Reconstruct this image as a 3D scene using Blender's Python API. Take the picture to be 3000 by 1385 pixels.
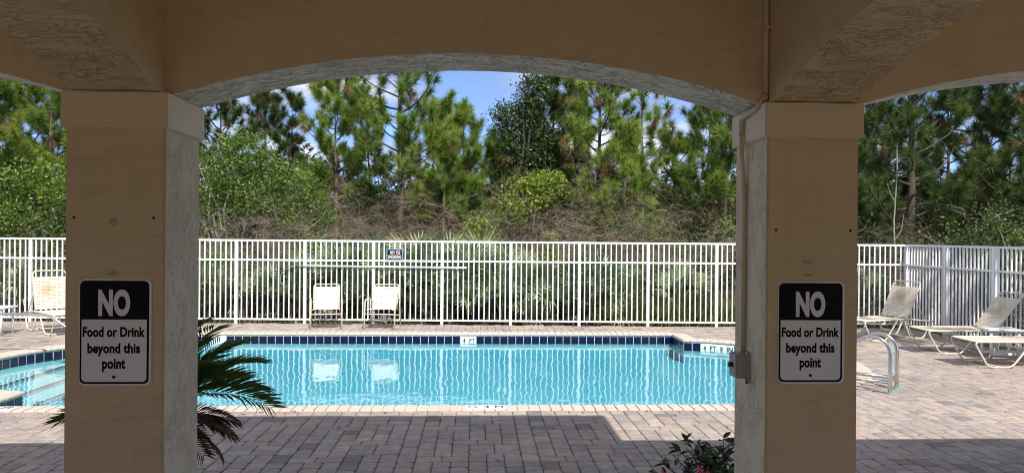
import bpy, bmesh, math, random
import numpy as np
from mathutils import Vector, Matrix

R = math.radians
PI = math.pi
random.seed(7)
rng = np.random.default_rng(11)
scene = bpy.context.scene
C = scene.collection
for o in list(bpy.data.objects):
    bpy.data.objects.remove(o)

# ------------------------------------------------------------------ camera
EYE = 1.937
cam_data = bpy.data.cameras.new('camera')
cam_data.sensor_width = 36.0
cam_data.lens = 27.0
cam_data.clip_start = 0.05
cam_data.clip_end = 3000
cam = bpy.data.objects.new('camera', cam_data)
C.objects.link(cam)
cam.matrix_world = Matrix.Translation((0, 0, EYE)) @ Matrix.Rotation(R(90), 4, 'X') @ Matrix.Rotation(R(0.45), 4, 'Z')
scene.camera = cam

# ------------------------------------------------------------------ light
SUN_EL, SUN_AZ = 50.0, 18.0        # the sun stands behind the camera, 18 degrees to its right
sd = Vector((math.sin(R(SUN_AZ)) * math.cos(R(SUN_EL)), -math.cos(R(SUN_AZ)) * math.cos(R(SUN_EL)), math.sin(R(SUN_EL))))
sun_data = bpy.data.lights.new('sun', 'SUN')
sun_data.energy = 3.5
sun_data.angle = R(0.53)
sun_data.color = (1.0, 0.955, 0.88)
sun = bpy.data.objects.new('sun', sun_data)
C.objects.link(sun)
sun.rotation_euler = (-sd).to_track_quat('-Z', 'Y').to_euler()
sun.location = sd * 60

world = bpy.data.worlds.new('World')
scene.world = world
world.use_nodes = True
wn, wl = world.node_tree.nodes, world.node_tree.links
wn.clear()
def wnode(t, **k):
    n = wn.new(t)
    for a, b in k.items():
        setattr(n, a, b)
    return n
sky = wnode('ShaderNodeTexSky', sky_type='NISHITA', sun_disc=False, sun_elevation=R(SUN_EL),
            sun_rotation=R(180 - SUN_AZ), altitude=10, air_density=0.42, dust_density=0.0, ozone_density=4.5)
tc = wnode('ShaderNodeTexCoord')
sep = wnode('ShaderNodeSeparateXYZ')
wl.new(tc.outputs['Generated'], sep.inputs[0])
addz = wnode('ShaderNodeMath', operation='ADD'); addz.inputs[1].default_value = 0.12
wl.new(sep.outputs['Z'], addz.inputs[0])
mxz = wnode('ShaderNodeMath', operation='MAXIMUM'); mxz.inputs[1].default_value = 0.05
wl.new(addz.outputs[0], mxz.inputs[0])
comb = wnode('ShaderNodeCombineXYZ')
for i, ax in enumerate('XY'):
    dv = wnode('ShaderNodeMath', operation='DIVIDE')
    wl.new(sep.outputs[ax], dv.inputs[0]); wl.new(mxz.outputs[0], dv.inputs[1])
    wl.new(dv.outputs[0], comb.inputs[i])
nz = wnode('ShaderNodeTexNoise'); nz.inputs['Scale'].default_value = 0.75; nz.inputs['Detail'].default_value = 7
nz.inputs['Roughness'].default_value = 0.55; nz.inputs['Distortion'].default_value = 0.5
mp = wnode('ShaderNodeMapping'); mp.inputs['Location'].default_value = (12.2, 2.4, 0)
wl.new(comb.outputs[0], mp.inputs['Vector'])
wl.new(mp.outputs[0], nz.inputs['Vector'])
cr = wnode('ShaderNodeValToRGB')
cr.color_ramp.elements[0].position = 0.38; cr.color_ramp.elements[0].color = (0, 0, 0, 1)
cr.color_ramp.elements[1].position = 0.62; cr.color_ramp.elements[1].color = (0.85, 0.85, 0.85, 1)
wl.new(nz.outputs['Fac'], cr.inputs[0])
mixc = wnode('ShaderNodeMix', data_type='RGBA')
wl.new(cr.outputs[0], mixc.inputs['Factor'])
wl.new(sky.outputs[0], mixc.inputs[6])
cc = wnode('ShaderNodeValToRGB')          # thin cloud is bluish, thick cloud bright white
cc.color_ramp.elements[0].position = 0.46; cc.color_ramp.elements[0].color = (0.36, 0.42, 0.58, 1)
cc.color_ramp.elements[1].position = 0.66; cc.color_ramp.elements[1].color = (1.25, 1.20, 1.16, 1)
wl.new(nz.outputs['Fac'], cc.inputs[0])
csc = wnode('ShaderNodeVectorMath', operation='SCALE'); csc.inputs['Scale'].default_value = 4.2
wl.new(cc.outputs[0], csc.inputs[0])
wl.new(csc.outputs[0], mixc.inputs[7])
bg = wnode('ShaderNodeBackground'); bg.inputs['Strength'].default_value = 0.15
wl.new(mixc.outputs[2], bg.inputs[0])
wo = wnode('ShaderNodeOutputWorld')
wl.new(bg.outputs[0], wo.inputs[0])

scene.view_settings.view_transform = 'Standard'
scene.view_settings.look = 'None'
scene.view_settings.gamma = 1.0
scene.view_settings.exposure = 0.75
scene.view_settings.use_curve_mapping = False
scene.render.engine = 'CYCLES'
scene.cycles.use_denoising = True
scene.cycles.filter_width = 1.0
scene.cycles.max_bounces = 12
scene.cycles.diffuse_bounces = 6
scene.cycles.transparent_max_bounces = 16
scene.cycles.caustics_reflective = False
scene.cycles.caustics_refractive = False
scene.cycles.sample_clamp_indirect = 6.0

# ------------------------------------------------------------------ helpers
ALPHA = R(2.7)                     # the pavilion and the pool stand turned 2.7 degrees from the fence
CA, SA = math.cos(ALPHA), math.sin(ALPHA)
def B(bx, by, z=0.0):              # pavilion frame -> world
    return Vector((bx * CA - by * SA, bx * SA + by * CA, z))
def unB(x, y):
    return (x * CA + y * SA, -x * SA + y * CA)

class MB:
    def __init__(self):
        self.v, self.f = [], []
    def add(self, vs, fs):
        n = len(self.v)
        self.v += [tuple(p) for p in vs]
        self.f += [tuple(i + n for i in f) for f in fs]
        return self
    def box(self, x0, x1, y0, y1, z0, z1):
        vs = [(x, y, z) for z in (z0, z1) for y in (y0, y1) for x in (x0, x1)]
        return self.add(vs, [(0, 2, 3, 1), (4, 5, 7, 6), (0, 1, 5, 4), (2, 6, 7, 3), (0, 4, 6, 2), (1, 3, 7, 5)])
    def prism(self, poly, axis, a0, a1, caps=(True, True)):
        # poly: list of 2D points; axis 'y': poly in xz; axis 'x': poly in yz; axis 'z': poly in xy
        n = len(poly)
        def p3(p, a):
            return {'y': (p[0], a, p[1]), 'x': (a, p[0], p[1]), 'z': (p[0], p[1], a)}[axis]
        vs = [p3(p, a0) for p in poly] + [p3(p, a1) for p in poly]
        fs = [(i, (i + 1) % n, (i + 1) % n + n, i + n) for i in range(n)]
        if caps[0]: fs.append(tuple(range(n - 1, -1, -1)))
        if caps[1]: fs.append(tuple(range(n, 2 * n)))
        return self.add(vs, fs)
    def tube(self, path, r, sides=8, cap=True):
        pts = [Vector(p) for p in path]
        n = len(pts)
        rs = r if isinstance(r, (list, tuple)) else [r] * n
        t0 = (pts[1] - pts[0]).normalized()
        up = Vector((0, 0, 1)) if abs(t0.z) < 0.9 else Vector((1, 0, 0))
        nrm = (up - t0 * up.dot(t0)).normalized()
        vs, fs = [], []
        for i, p in enumerate(pts):
            if i == 0: t = t0
            elif i == n - 1: t = (pts[i] - pts[i - 1]).normalized()
            else:
                t = ((pts[i + 1] - pts[i]).normalized() + (pts[i] - pts[i - 1]).normalized())
                t = t.normalized() if t.length > 1e-6 else t0
            nrm = nrm - t * nrm.dot(t)
            nrm = nrm.normalized() if nrm.length > 1e-6 else t.orthogonal().normalized()
            bn = t.cross(nrm)
            for k in range(sides):
                a = 2 * PI * k / sides
                vs.append(p + (nrm * math.cos(a) + bn * math.sin(a)) * rs[i])
        for i in range(n - 1):
            for k in range(sides):
                k2 = (k + 1) % sides
                fs.append((i * sides + k, i * sides + k2, (i + 1) * sides + k2, (i + 1) * sides + k))
        if cap:
            fs.append(tuple(range(sides - 1, -1, -1)))
            fs.append(tuple((n - 1) * sides + k for k in range(sides)))
        return self.add(vs, fs)
    def mesh(self, name, smooth=False):
        me = bpy.data.meshes.new(name)
        me.from_pydata(self.v, [], self.f)
        if smooth:
            me.polygons.foreach_set('use_smooth', [True] * len(me.polygons))
        me.update()
        return me
    def build(self, name, mat, parent=None, smooth=False, **k):
        return link(name, self.mesh(name, smooth), mat, parent, **k)

def link(name, me, mat, parent=None, loc=None, rot=None):
    o = bpy.data.objects.new(name, me)
    C.objects.link(o)
    if mat is not None and me is not None and len(me.materials) == 0:
        me.materials.append(mat)
    o.parent = parent
    if loc is not None: o.location = loc
    if rot is not None: o.rotation_euler = rot
    return o

def tag(o, label=None, cat=None, group=None, kind=None):
    if label: o['label'] = label
    if cat: o['category'] = cat
    if group: o['group'] = group
    if kind: o['kind'] = kind
    return o

def thing(name, label, cat, loc=(0, 0, 0), rotz=0.0, group=None):
    o = bpy.data.objects.new(name, None)
    o.empty_display_size = 0.1
    C.objects.link(o)
    o.location = loc
    o.rotation_euler = (0, 0, rotz)
    return tag(o, label, cat, group)

def arr_mesh(name, verts, faces, attr=None, smooth=False):
    """verts (N,3), faces (M,k): fast mesh with an optional per-vertex float attribute 'rnd'."""
    me = bpy.data.meshes.new(name)
    n, (m, k) = len(verts), faces.shape
    me.vertices.add(n)
    me.vertices.foreach_set('co', np.ascontiguousarray(verts, dtype=np.float32).ravel())
    me.loops.add(m * k)
    me.loops.foreach_set('vertex_index', np.ascontiguousarray(faces, dtype=np.int32).ravel())
    me.polygons.add(m)
    me.polygons.foreach_set('loop_start', np.arange(0, m * k, k, dtype=np.int32))
    if smooth:
        me.polygons.foreach_set('use_smooth', np.ones(m, dtype=bool))
    if attr is not None:
        if attr.ndim == 1:
            a = me.attributes.new('rnd', 'FLOAT', 'POINT')
            a.data.foreach_set('value', attr.astype(np.float32))
        else:
            a = me.attributes.new('pcol', 'FLOAT_COLOR', 'POINT')
            a.data.foreach_set('color', attr.astype(np.float32).ravel())
    me.update(calc_edges=True)
    return me

def arc_pts(cx, cy, r, a0, a1, n):
    return [(cx + r * math.cos(R(a0 + (a1 - a0) * i / n)), cy + r * math.sin(R(a0 + (a1 - a0) * i / n))) for i in range(n + 1)]

def smooth_path(pts, rad=0.08, n=5):
    """round the corners of a 3D polyline"""
    P = [Vector(p) for p in pts]
    out = [P[0]]
    for i in range(1, len(P) - 1):
        a, b, c = P[i - 1], P[i], P[i + 1]
        d1, d2 = (a - b), (c - b)
        r = min(rad, d1.length * 0.48, d2.length * 0.48)
        p1, p2 = b + d1.normalized() * r, b + d2.normalized() * r
        for k in range(n + 1):
            t = k / n
            out.append((1 - t) ** 2 * p1 + 2 * t * (1 - t) * b + t * t * p2)
    out.append(P[-1])
    return out

# ------------------------------------------------------------------ materials
class NT:
    def __init__(self, name):
        self.m = bpy.data.materials.new(name)
        self.m.use_nodes = True
        self.n, self.l = self.m.node_tree.nodes, self.m.node_tree.links
        self.n.clear()
        self.out = self.n.new('ShaderNodeOutputMaterial')
    def node(self, t, ins=None, **k):
        nd = self.n.new(t)
        for a, b in k.items(): setattr(nd, a, b)
        for a, b in (ins or {}).items():
            if isinstance(b, bpy.types.NodeSocket): self.l.new(b, nd.inputs[a])
            else: nd.inputs[a].default_value = b
        return nd
    def coord(self, which='Object', scale=(1, 1, 1), obj=None):
        t = self.node('ShaderNodeTexCoord')
        if obj is not None: t.object = obj
        mp = self.node('ShaderNodeMapping', {'Vector': t.outputs[which], 'Scale': scale})
        return mp.outputs[0]
    def pos(self, scale=(1, 1, 1)):
        g = self.node('ShaderNodeNewGeometry')
        return self.node('ShaderNodeMapping', {'Vector': g.outputs['Position'], 'Scale': scale}).outputs[0]
    def noise(self, vec, scale, detail=4, rough=0.55, dist=0.0):
        return self.node('ShaderNodeTexNoise', {'Vector': vec, 'Scale': scale, 'Detail': detail, 'Roughness': rough, 'Distortion': dist}).outputs['Fac']
    def ramp(self, fac, stops):
        r = self.node('ShaderNodeValToRGB', {'Fac': fac})
        el = r.color_ramp.elements
        while len(el) < len(stops): el.new(0.5)
        for e, (p, c) in zip(el, stops):
            e.position = p
            e.color = (c, c, c, 1) if isinstance(c, (int, float)) else (c[0], c[1], c[2], 1)
        return r.outputs[0]
    def mix(self, fac, a, b, mode='MIX'):
        m = self.node('ShaderNodeMix', data_type='RGBA', blend_type=mode)
        for i, x in ((0, fac), (6, a), (7, b)):
            if isinstance(x, bpy.types.NodeSocket): self.l.new(x, m.inputs[i])
            elif i == 0: m.inputs[0].default_value = x
            else: m.inputs[i].default_value = (x[0], x[1], x[2], 1) if not isinstance(x, (int, float)) else (x, x, x, 1)
        return m.outputs[2]
    def math(self, op, a, b=0.0):
        m = self.node('ShaderNodeMath', operation=op)
        for i, x in enumerate((a, b)):
            if isinstance(x, bpy.types.NodeSocket): self.l.new(x, m.inputs[i])
            else: m.inputs[i].default_value = x
        return m.outputs[0]
    def bump(self, h, strength=0.3, dist=0.01):
        return self.node('ShaderNodeBump', {'Height': h, 'Strength': strength, 'Distance': dist}).outputs[0]
    def pbsdf(self, color, rough=0.6, normal=None, metal=0.0, spec=0.5):
        p = self.node('ShaderNodeBsdfPrincipled')
        for k, x in (('Base Color', color), ('Roughness', rough), ('Metallic', metal), ('Specular IOR Level', spec)):
            if isinstance(x, bpy.types.NodeSocket): self.l.new(x, p.inputs[k])
            elif k == 'Base Color': p.inputs[k].default_value = (x[0], x[1], x[2], 1)
            else: p.inputs[k].default_value = x
        if normal is not None: self.l.new(normal, p.inputs['Normal'])
        return p.outputs[0]
    def done(self, surf):
        self.l.new(surf, self.out.inputs['Surface'])
        return self.m

def plain(name, col, rough=0.5, metal=0.0, var=0.12, scale=8.0, bump=0.0, spec=0.5):
    t = NT(name)
    v = t.pos()
    f = t.noise(v, scale, 5, 0.6)
    dark = tuple(c * (1 - var) for c in col)
    lite = tuple(min(1, c * (1 + var)) for c in col)
    c = t.mix(f, dark, lite)
    rr = t.math('MULTIPLY_ADD' if False else 'ADD', t.math('MULTIPLY', t.noise(v, scale * 3, 3), 0.2), rough - 0.1)
    nm = t.bump(t.noise(v, scale * 12, 3), bump, 0.004) if bump else None
    return t.done(t.pbsdf(c, rr, nm, metal, spec))

def stucco(name, col, stretch, lace, dist, sc=13.0, cover=0.5, groove_dark=0.74, scuffs=()):
    """skip-trowel stucco: short wandering ridges and grooves in patches"""
    t = NT(name)
    v = t.coord('Object', stretch)
    n1 = t.noise(v, sc, 3, 0.62, 0.9)
    l1 = t.ramp(t.math('ABSOLUTE', t.math('SUBTRACT', n1, 0.5)), [(0.0, 0.0), (0.012, 0.35), (0.034, 1.0)])
    v2 = t.coord('Object', tuple(q * 1.6 for q in stretch))
    n2 = t.noise(v2, sc * 1.35, 3, 0.6, 1.2)
    l2 = t.ramp(t.math('ABSOLUTE', t.math('SUBTRACT', n2, 0.53)), [(0.0, 0.0), (0.010, 0.4), (0.028, 1.0)])
    m1 = t.ramp(t.noise(v, sc * 0.42, 3, 0.6), [(cover, 0.0), (cover + 0.10, 1.0)])
    m2 = t.ramp(t.noise(v2, sc * 0.30, 3, 0.6), [(cover, 0.0), (cover + 0.10, 1.0)])
    trow = t.math('MINIMUM', t.math('MAXIMUM', l1, m1), t.math('MAXIMUM', l2, m2))
    fine = t.noise(t.coord('Object'), 150, 3)
    lump = t.noise(v, 9, 5, 0.6)
    h = t.math('ADD', t.math('MULTIPLY', trow, lace), t.math('ADD', t.math('MULTIPLY', fine, 0.10), t.math('MULTIPLY', lump, 0.35)))
    nm = t.bump(h, 0.9, dist)
    wash = t.noise(t.coord('Object', (1, 1, 0.35)), 1.7, 5, 0.6)
    spot = t.ramp(t.noise(t.coord('Object'), 30, 4, 0.75), [(0.71, 0.0), (0.80, 1.0)])
    c = t.mix(wash, tuple(x * 0.92 for x in col), tuple(min(1, x * 1.06) for x in col))
    c = t.mix(1.0, c, t.ramp(trow, [(0.0, groove_dark), (0.6, 1.0)]), 'MULTIPLY')
    c = t.mix(t.math('MULTIPLY', spot, 0.3), c, (0.24, 0.17, 0.11))
    oc = t.coord('Object')
    if scuffs:
        streak = t.ramp(t.noise(t.coord('Object', (3.2, 1, 0.30)), 2.6, 5, 0.65), [(0.52, 0.0), (0.72, 0.34)])
        c = t.mix(streak, c, tuple(x * 0.70 for x in col))
        grit = t.ramp(t.noise(t.coord('Object', (1, 1, 1.6)), 95, 4, 0.7), [(0.44, 0.0), (0.58, 1.0)])
        for (px, py, pz, w, h_) in scuffs:
            q = t.node('ShaderNodeVectorMath', {0: oc, 1: (px, py, pz)}, operation='SUBTRACT').outputs[0]
            q = t.node('ShaderNodeVectorMath', {0: q, 1: (1 / w, 1.0, 1 / h_)}, operation='MULTIPLY').outputs[0]
            d = t.node('ShaderNodeVectorMath', {0: q}, operation='LENGTH').outputs['Value']
            f = t.math('MULTIPLY', t.ramp(d, [(0.55, 0.75), (1.0, 0.0)]), grit)
            c = t.mix(f, c, (0.13, 0.075, 0.04))
    return t.done(t.pbsdf(c, 0.82, nm, spec=0.25))

STUCCO = (0.62, 0.485, 0.315)
M = {}
M['stucco_wall'] = stucco('stucco_wall', STUCCO, (0.6, 1.0, 1.7), 0.30, 0.003, 15.0, 0.40, 0.92, ((-1.567, 3.4, 1.765, .035, .014), (-1.567, 3.4, 1.985, .022, .025), (1.498, 3.4, 1.775, .030, .010), (1.498, 3.4, 1.835, .030, .012)))
REVEAL_LIT = (0.88, 0.86, 0.77)          # light on the arch undersides, put into the colour as a paler tone
M['stucco_lace_lit'] = stucco('stucco_lace_lit', (0.76, 0.655, 0.49), (1.0, 1.2, 0.9), 0.7, 0.005, 13.0, 0.46, 0.84)  # column sides: light from the openings painted in, paler than the fronts
M['stucco_reveal_lit'] = stucco('stucco_reveal_lit', REVEAL_LIT, (0.7, 1.3, 1.2), 1.0, 0.012, 8.0, 0.54, 0.45)
M['stucco_soffit'] = stucco('stucco_soffit', STUCCO, (0.8, 1.5, 1.3), 0.8, 0.009, 12.0, 0.46, 0.80)
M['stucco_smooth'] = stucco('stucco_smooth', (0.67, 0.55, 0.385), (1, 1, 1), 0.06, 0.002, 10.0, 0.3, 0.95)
M['stucco_smooth_lit'] = stucco('stucco_smooth_lit', (0.80, 0.71, 0.57), (1, 1, 1), 0.06, 0.002, 10.0, 0.3, 0.95)  # capital sides: brighter light there is painted in as a paler colour
M['conduit'] = plain('conduit_paint', (0.62, 0.51, 0.36), 0.5, 0, 0.06)
M['ceiling'] = plain('ceiling_paint', (0.6, 0.5, 0.38), 0.8)
M['roof'] = plain('roof_tile', (0.35, 0.18, 0.11), 0.8, 0, 0.25)
M['box_metal'] = plain('box_metal', (0.36, 0.36, 0.37), 0.55, 0.0, 0.08)
M['black_plastic'] = plain('black_plastic', (0.015, 0.015, 0.016), 0.4)
M['sign_white'] = plain('sign_white', (0.72, 0.73, 0.75), 0.35, 0, 0.03, 3)
M['sign_black'] = plain('sign_black', (0.005, 0.005, 0.006), 0.55, 0, 0.05, 3, 0, 0.12)
M['hole'] = plain('rusty_hole', (0.02, 0.015, 0.01), 0.8)
M['fence_white'] = plain('fence_white', (0.82, 0.83, 0.84), 0.32, 0, 0.03, 2)
def fence_mat():
    t = NT('fence_paint')
    g_ = t.node('ShaderNodeNewGeometry')
    z = t.node('ShaderNodeSeparateXYZ', {0: g_.outputs['Position']}).outputs['Z']
    low = t.ramp(t.math('ADD', z, t.math('MULTIPLY', t.noise(t.pos(), 3.0, 4), 0.35)), [(0.16, 0.55), (0.46, 0.0)])
    mott = t.ramp(t.noise(t.pos((1, 1, 0.4)), 6, 4, 0.65), [(0.5, 0.0), (0.8, 0.22)])
    c = t.mix(t.math('MAXIMUM', low, mott), (0.83, 0.84, 0.85), (0.46, 0.45, 0.38))
    return t.done(t.pbsdf(c, 0.36))
M['fence_white'] = fence_mat()
M['pole'] = plain('pole_metal', (0.75, 0.77, 0.78), 0.35, 0.2, 0.05)
M['hook_metal'] = plain('hook_metal', (0.30, 0.32, 0.36), 0.4, 0.4, 0.1)
M['steel'] = plain('steel', (0.66, 0.66, 0.65), 0.20, 1.0, 0.06, 20)
M['flange'] = plain('green_flange', (0.16, 0.27, 0.21), 0.5, 0, 0.2, 20)
M['frame'] = plain('chair_frame', (0.68, 0.61, 0.49), 0.4, 0, 0.06)
M['resin'] = plain('white_resin', (0.80, 0.80, 0.78), 0.4, 0, 0.04)
M['tile_blue'] = plain('cobalt_tile', (0.004, 0.005, 0.040), 0.12, 0, 0.4, 5)
M['tile_white'] = plain('white_tile', (0.80, 0.81, 0.80), 0.15, 0, 0.03, 5)
M['ink'] = plain('black_ink', (0.012, 0.012, 0.014), 0.35)
M['pinkwhite'] = plain('faded_lettering', (0.80, 0.60, 0.60), 0.5)
M['sign_blue'] = plain('faded_blue_border', (0.18, 0.42, 0.60), 0.5)
M['grout'] = plain('grout', (0.60, 0.54, 0.47), 0.9, 0, 0.15, 30)
M['concrete'] = plain('concrete', (0.50, 0.45, 0.38), 0.85, 0, 0.15, 3, 0.2)

def strap_mat(name, stain_obj=None, centre=(0, 0, 0), size=0.2):
    t = NT(name)
    base = t.mix(t.noise(t.pos(), 5, 4), (0.62, 0.54, 0.42), (0.72, 0.65, 0.53))
    if stain_obj is not None:
        tcx = t.node('ShaderNodeTexCoord'); tcx.object = stain_obj
        sub = t.node('ShaderNodeVectorMath', {0: tcx.outputs['Object'], 1: centre}, operation='SUBTRACT').outputs[0]
        ln = t.node('ShaderNodeVectorMath', {0: sub}, operation='LENGTH').outputs['Value']
        w = t.math('ADD', ln, t.math('MULTIPLY', t.noise(tcx.outputs['Object'], 9, 5, 0.6), size * 1.5))
        f = t.ramp(w, [(size * 0.95, 0.75), (size * 1.75, 0.0)])
        base = t.mix(f, base, (0.50, 0.30, 0.15))
    return t.done(t.pbsdf(base, 0.5))
M['strap'] = strap_mat('vinyl_strap')
M['strap_white'] = plain('white_vinyl_strap', (0.82, 0.79, 0.72), 0.5, 0, 0.05)

def paver_mat(name, obj_colour):
    t = NT(name)
    if obj_colour:
        c0 = t.node('ShaderNodeObjectInfo').outputs['Color']
    else:
        c0 = t.node('ShaderNodeAttribute', attribute_name='pcol').outputs['Color']
    v = t.pos()
    blot = t.noise(v, 9, 5, 0.65)
    c = t.mix(1.0, c0, t.ramp(blot, [(0.25, 0.72), (0.75, 1.22)]), 'MULTIPLY')
    grain = t.noise(v, 190, 2, 0.7)
    c = t.mix(1.0, c, t.ramp(grain, [(0.3, 0.78), (0.72, 1.2)]), 'MULTIPLY')
    big = t.noise(v, 0.55, 3, 0.5)
    c = t.mix(1.0, c, t.ramp(big, [(0.3, 0.84), (0.7, 1.10)]), 'MULTIPLY')
    h = t.math('ADD', t.math('MULTIPLY', grain, 0.4), t.noise(v, 28, 4, 0.6))
    return t.done(t.pbsdf(c, 0.86, t.bump(h, 0.5, 0.004), spec=0.3))
M['paver'] = paver_mat('paver_single', True)
M['paver_field'] = paver_mat('paver_field', False)

def coping_mat():
    t = NT('coping_brick')
    ri = t.node('ShaderNodeObjectInfo').outputs['Random']
    c = t.ramp(ri, [(0.0, (0.58, 0.46, 0.38)), (0.35, (0.62, 0.50, 0.42)), (0.7, (0.56, 0.48, 0.41)), (1.0, (0.65, 0.52, 0.43))])
    v = t.pos()
    c = t.mix(1.0, c, t.ramp(t.noise(v, 60, 4, 0.7), [(0.3, 0.86), (0.7, 1.1)]), 'MULTIPLY')
    return t.done(t.pbsdf(c, 0.75, t.bump(t.noise(v, 90, 4), 0.3, 0.003)))
M['coping'] = coping_mat()

def sand_mat():
    t = NT('joint_sand')
    v = t.pos()
    c = t.mix(t.noise(v, 30, 4), (0.10, 0.085, 0.07), (0.20, 0.17, 0.14))
    return t.done(t.pbsdf(c, 0.95))
M['sand'] = sand_mat()

def plaster_mat():
    t = NT('pool_plaster')
    v = t.pos()
    c = t.mix(t.noise(v, 1.3, 4), (0.20, 0.54, 0.61), (0.26, 0.61, 0.67))
    return t.done(t.pbsdf(c, 0.7))
M['plaster'] = plaster_mat()

def water_mat():
    t = NT('pool_water')
    v = t.pos((1.0, 0.55, 1.0))
    n1 = t.noise(v, 2.3, 2, 0.5, 0.3)
    n2 = t.noise(v, 7.0, 1, 0.5, 0.2)
    h = t.math('ADD', n1, t.math('MULTIPLY', n2, 0.12))
    nm = t.bump(h, 1.0, 0.0062)
    fr = t.node('ShaderNodeFresnel', {'IOR': 1.33, 'Normal': nm}).outputs[0]
    gl = t.node('ShaderNodeBsdfGlossy', {'Color': (1, 1, 1, 1), 'Roughness': 0.03, 'Normal': nm}).outputs[0]
    tr = t.node('ShaderNodeBsdfTransparent', {'Color': (0.98, 1.0, 1.0, 1)}).outputs[0]
    s = t.node('ShaderNodeMixShader', {0: fr, 1: tr, 2: gl}).outputs[0]
    va = t.node('ShaderNodeVolumeAbsorption', {'Color': (0.06, 0.74, 0.90, 1), 'Density': 0.62})
    t.l.new(va.outputs[0], t.out.inputs['Volume'])
    return t.done(s)
M['water'] = water_mat()

def leaf_mat(name, stops, trans=0.3, rough=0.5, spec=0.4):
    t = NT(name)
    at = t.node('ShaderNodeAttribute', attribute_name='rnd').outputs['Fac']
    c = t.ramp(at, stops)
    p = t.pbsdf(c, rough, spec=spec)
    tl = t.node('ShaderNodeBsdfTranslucent', {'Color': c}).outputs[0]
    return t.done(t.node('ShaderNodeMixShader', {0: trans, 1: p, 2: tl}).outputs[0])

M['needle'] = leaf_mat('pine_needles', [(0.0, (0.050, 0.100, 0.018)), (0.5, (0.15, 0.245, 0.032)), (0.85, (0.28, 0.37, 0.055)), (1.0, (0.38, 0.41, 0.09))])
M['needle_dark'] = leaf_mat('pine_needles_dark', [(0.0, (0.024, 0.046, 0.012)), (0.5, (0.070, 0.118, 0.024)), (1.0, (0.17, 0.23, 0.045))])
M['needle_dead'] = leaf_mat('dead_needles', [(0.0, (0.12, 0.065, 0.03)), (1.0, (0.30, 0.18, 0.085))], 0.15)
M['leaf_bright'] = leaf_mat('bright_leaves', [(0.0, (0.045, 0.105, 0.012)), (0.5, (0.135, 0.27, 0.026)), (0.85, (0.25, 0.38, 0.045)), (1.0, (0.42, 0.43, 0.06))], 0.3, 0.38)
M['leaf_bush'] = leaf_mat('bush_leaves', [(0.0, (0.035, 0.075, 0.012)), (0.45, (0.10, 0.19, 0.024)), (0.85, (0.21, 0.30, 0.045)), (1.0, (0.38, 0.37, 0.07))], 0.28, 0.4)
M['leaf_dark'] = leaf_mat('dark_leaves', [(0.0, (0.026, 0.050, 0.014)), (0.6, (0.075, 0.115, 0.030)), (1.0, (0.18, 0.20, 0.07))], 0.2, 0.42)
M['leaf_yellow'] = leaf_mat('yellow_leaves', [(0.0, (0.12, 0.20, 0.02)), (0.5, (0.24, 0.34, 0.04)), (1.0, (0.42, 0.42, 0.07))], 0.35, 0.45)
M['leaf_olive'] = leaf_mat('olive_leaves', [(0.0, (0.035, 0.05, 0.018)), (0.6, (0.085, 0.105, 0.035)), (1.0, (0.18, 0.17, 0.07))], 0.2)
M['palmetto'] = leaf_mat('palmetto_leaf', [(0.0, (0.11, 0.16, 0.065)), (0.5, (0.25, 0.31, 0.16)), (1.0, (0.46, 0.50, 0.31))], 0.25, 0.42)
M['palmetto_dead'] = leaf_mat('dead_palmetto_leaf', [(0.0, (0.16, 0.13, 0.10)), (1.0, (0.38, 0.33, 0.27))], 0.1, 0.8)
M['palm'] = leaf_mat('palm_leaflet', [(0.0, (0.05, 0.11, 0.022)), (1.0, (0.15, 0.26, 0.05))], 0.42, 0.4)
M['palm_dead'] = leaf_mat('dead_palm_leaflet', [(0.0, (0.06, 0.035, 0.02)), (1.0, (0.22, 0.14, 0.08))], 0.2, 0.7)
M['grass'] = leaf_mat('grass_blades', [(0.0, (0.07, 0.10, 0.025)), (0.6, (0.17, 0.20, 0.05)), (1.0, (0.32, 0.29, 0.11))], 0.25)
M['dryleaf'] = plain('dry_leaf', (0.26, 0.16, 0.07), 0.7, 0, 0.3)
M['shrub_leaf'] = plain('glossy_leaf', (0.040, 0.085, 0.026), 0.35, 0, 0.35, 14)
M['petal'] = plain('pink_petal', (0.62, 0.06, 0.20), 0.5, 0, 0.15)

def bark_mat(name, a, b):
    t = NT(name)
    v = t.pos((1, 1, 0.28))
    n = t.noise(v, 24, 5, 0.7)
    return t.done(t.pbsdf(t.mix(n, a, b), 0.9, t.bump(n, 0.7, 0.02), spec=0.2))
M['bark'] = bark_mat('pine_bark', (0.085, 0.055, 0.040), (0.30, 0.21, 0.155))
M['bark_dark'] = bark_mat('dark_bark', (0.045, 0.035, 0.028), (0.16, 0.125, 0.10))
M['bark_pale'] = bark_mat('pale_bark', (0.24, 0.20, 0.165), (0.46, 0.42, 0.36))
M['twig'] = bark_mat('twig_bark', (0.11, 0.082, 0.06), (0.30, 0.235, 0.185))

def ground_mat():
    t = NT('leaf_litter')
    v = t.pos()
    a = t.noise(v, 0.5, 6, 0.6)
    c = t.mix(t.noise(v, 14, 5, 0.7), (0.045, 0.032, 0.02), (0.16, 0.12, 0.075))
    c = t.mix(t.ramp(a, [(0.45, 0.0), (0.65, 0.8)]), c, (0.06, 0.085, 0.025))
    return t.done(t.pbsdf(c, 0.95, t.bump(t.noise(v, 20, 5), 0.6, 0.05)))
M['ground'] = ground_mat()

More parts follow.
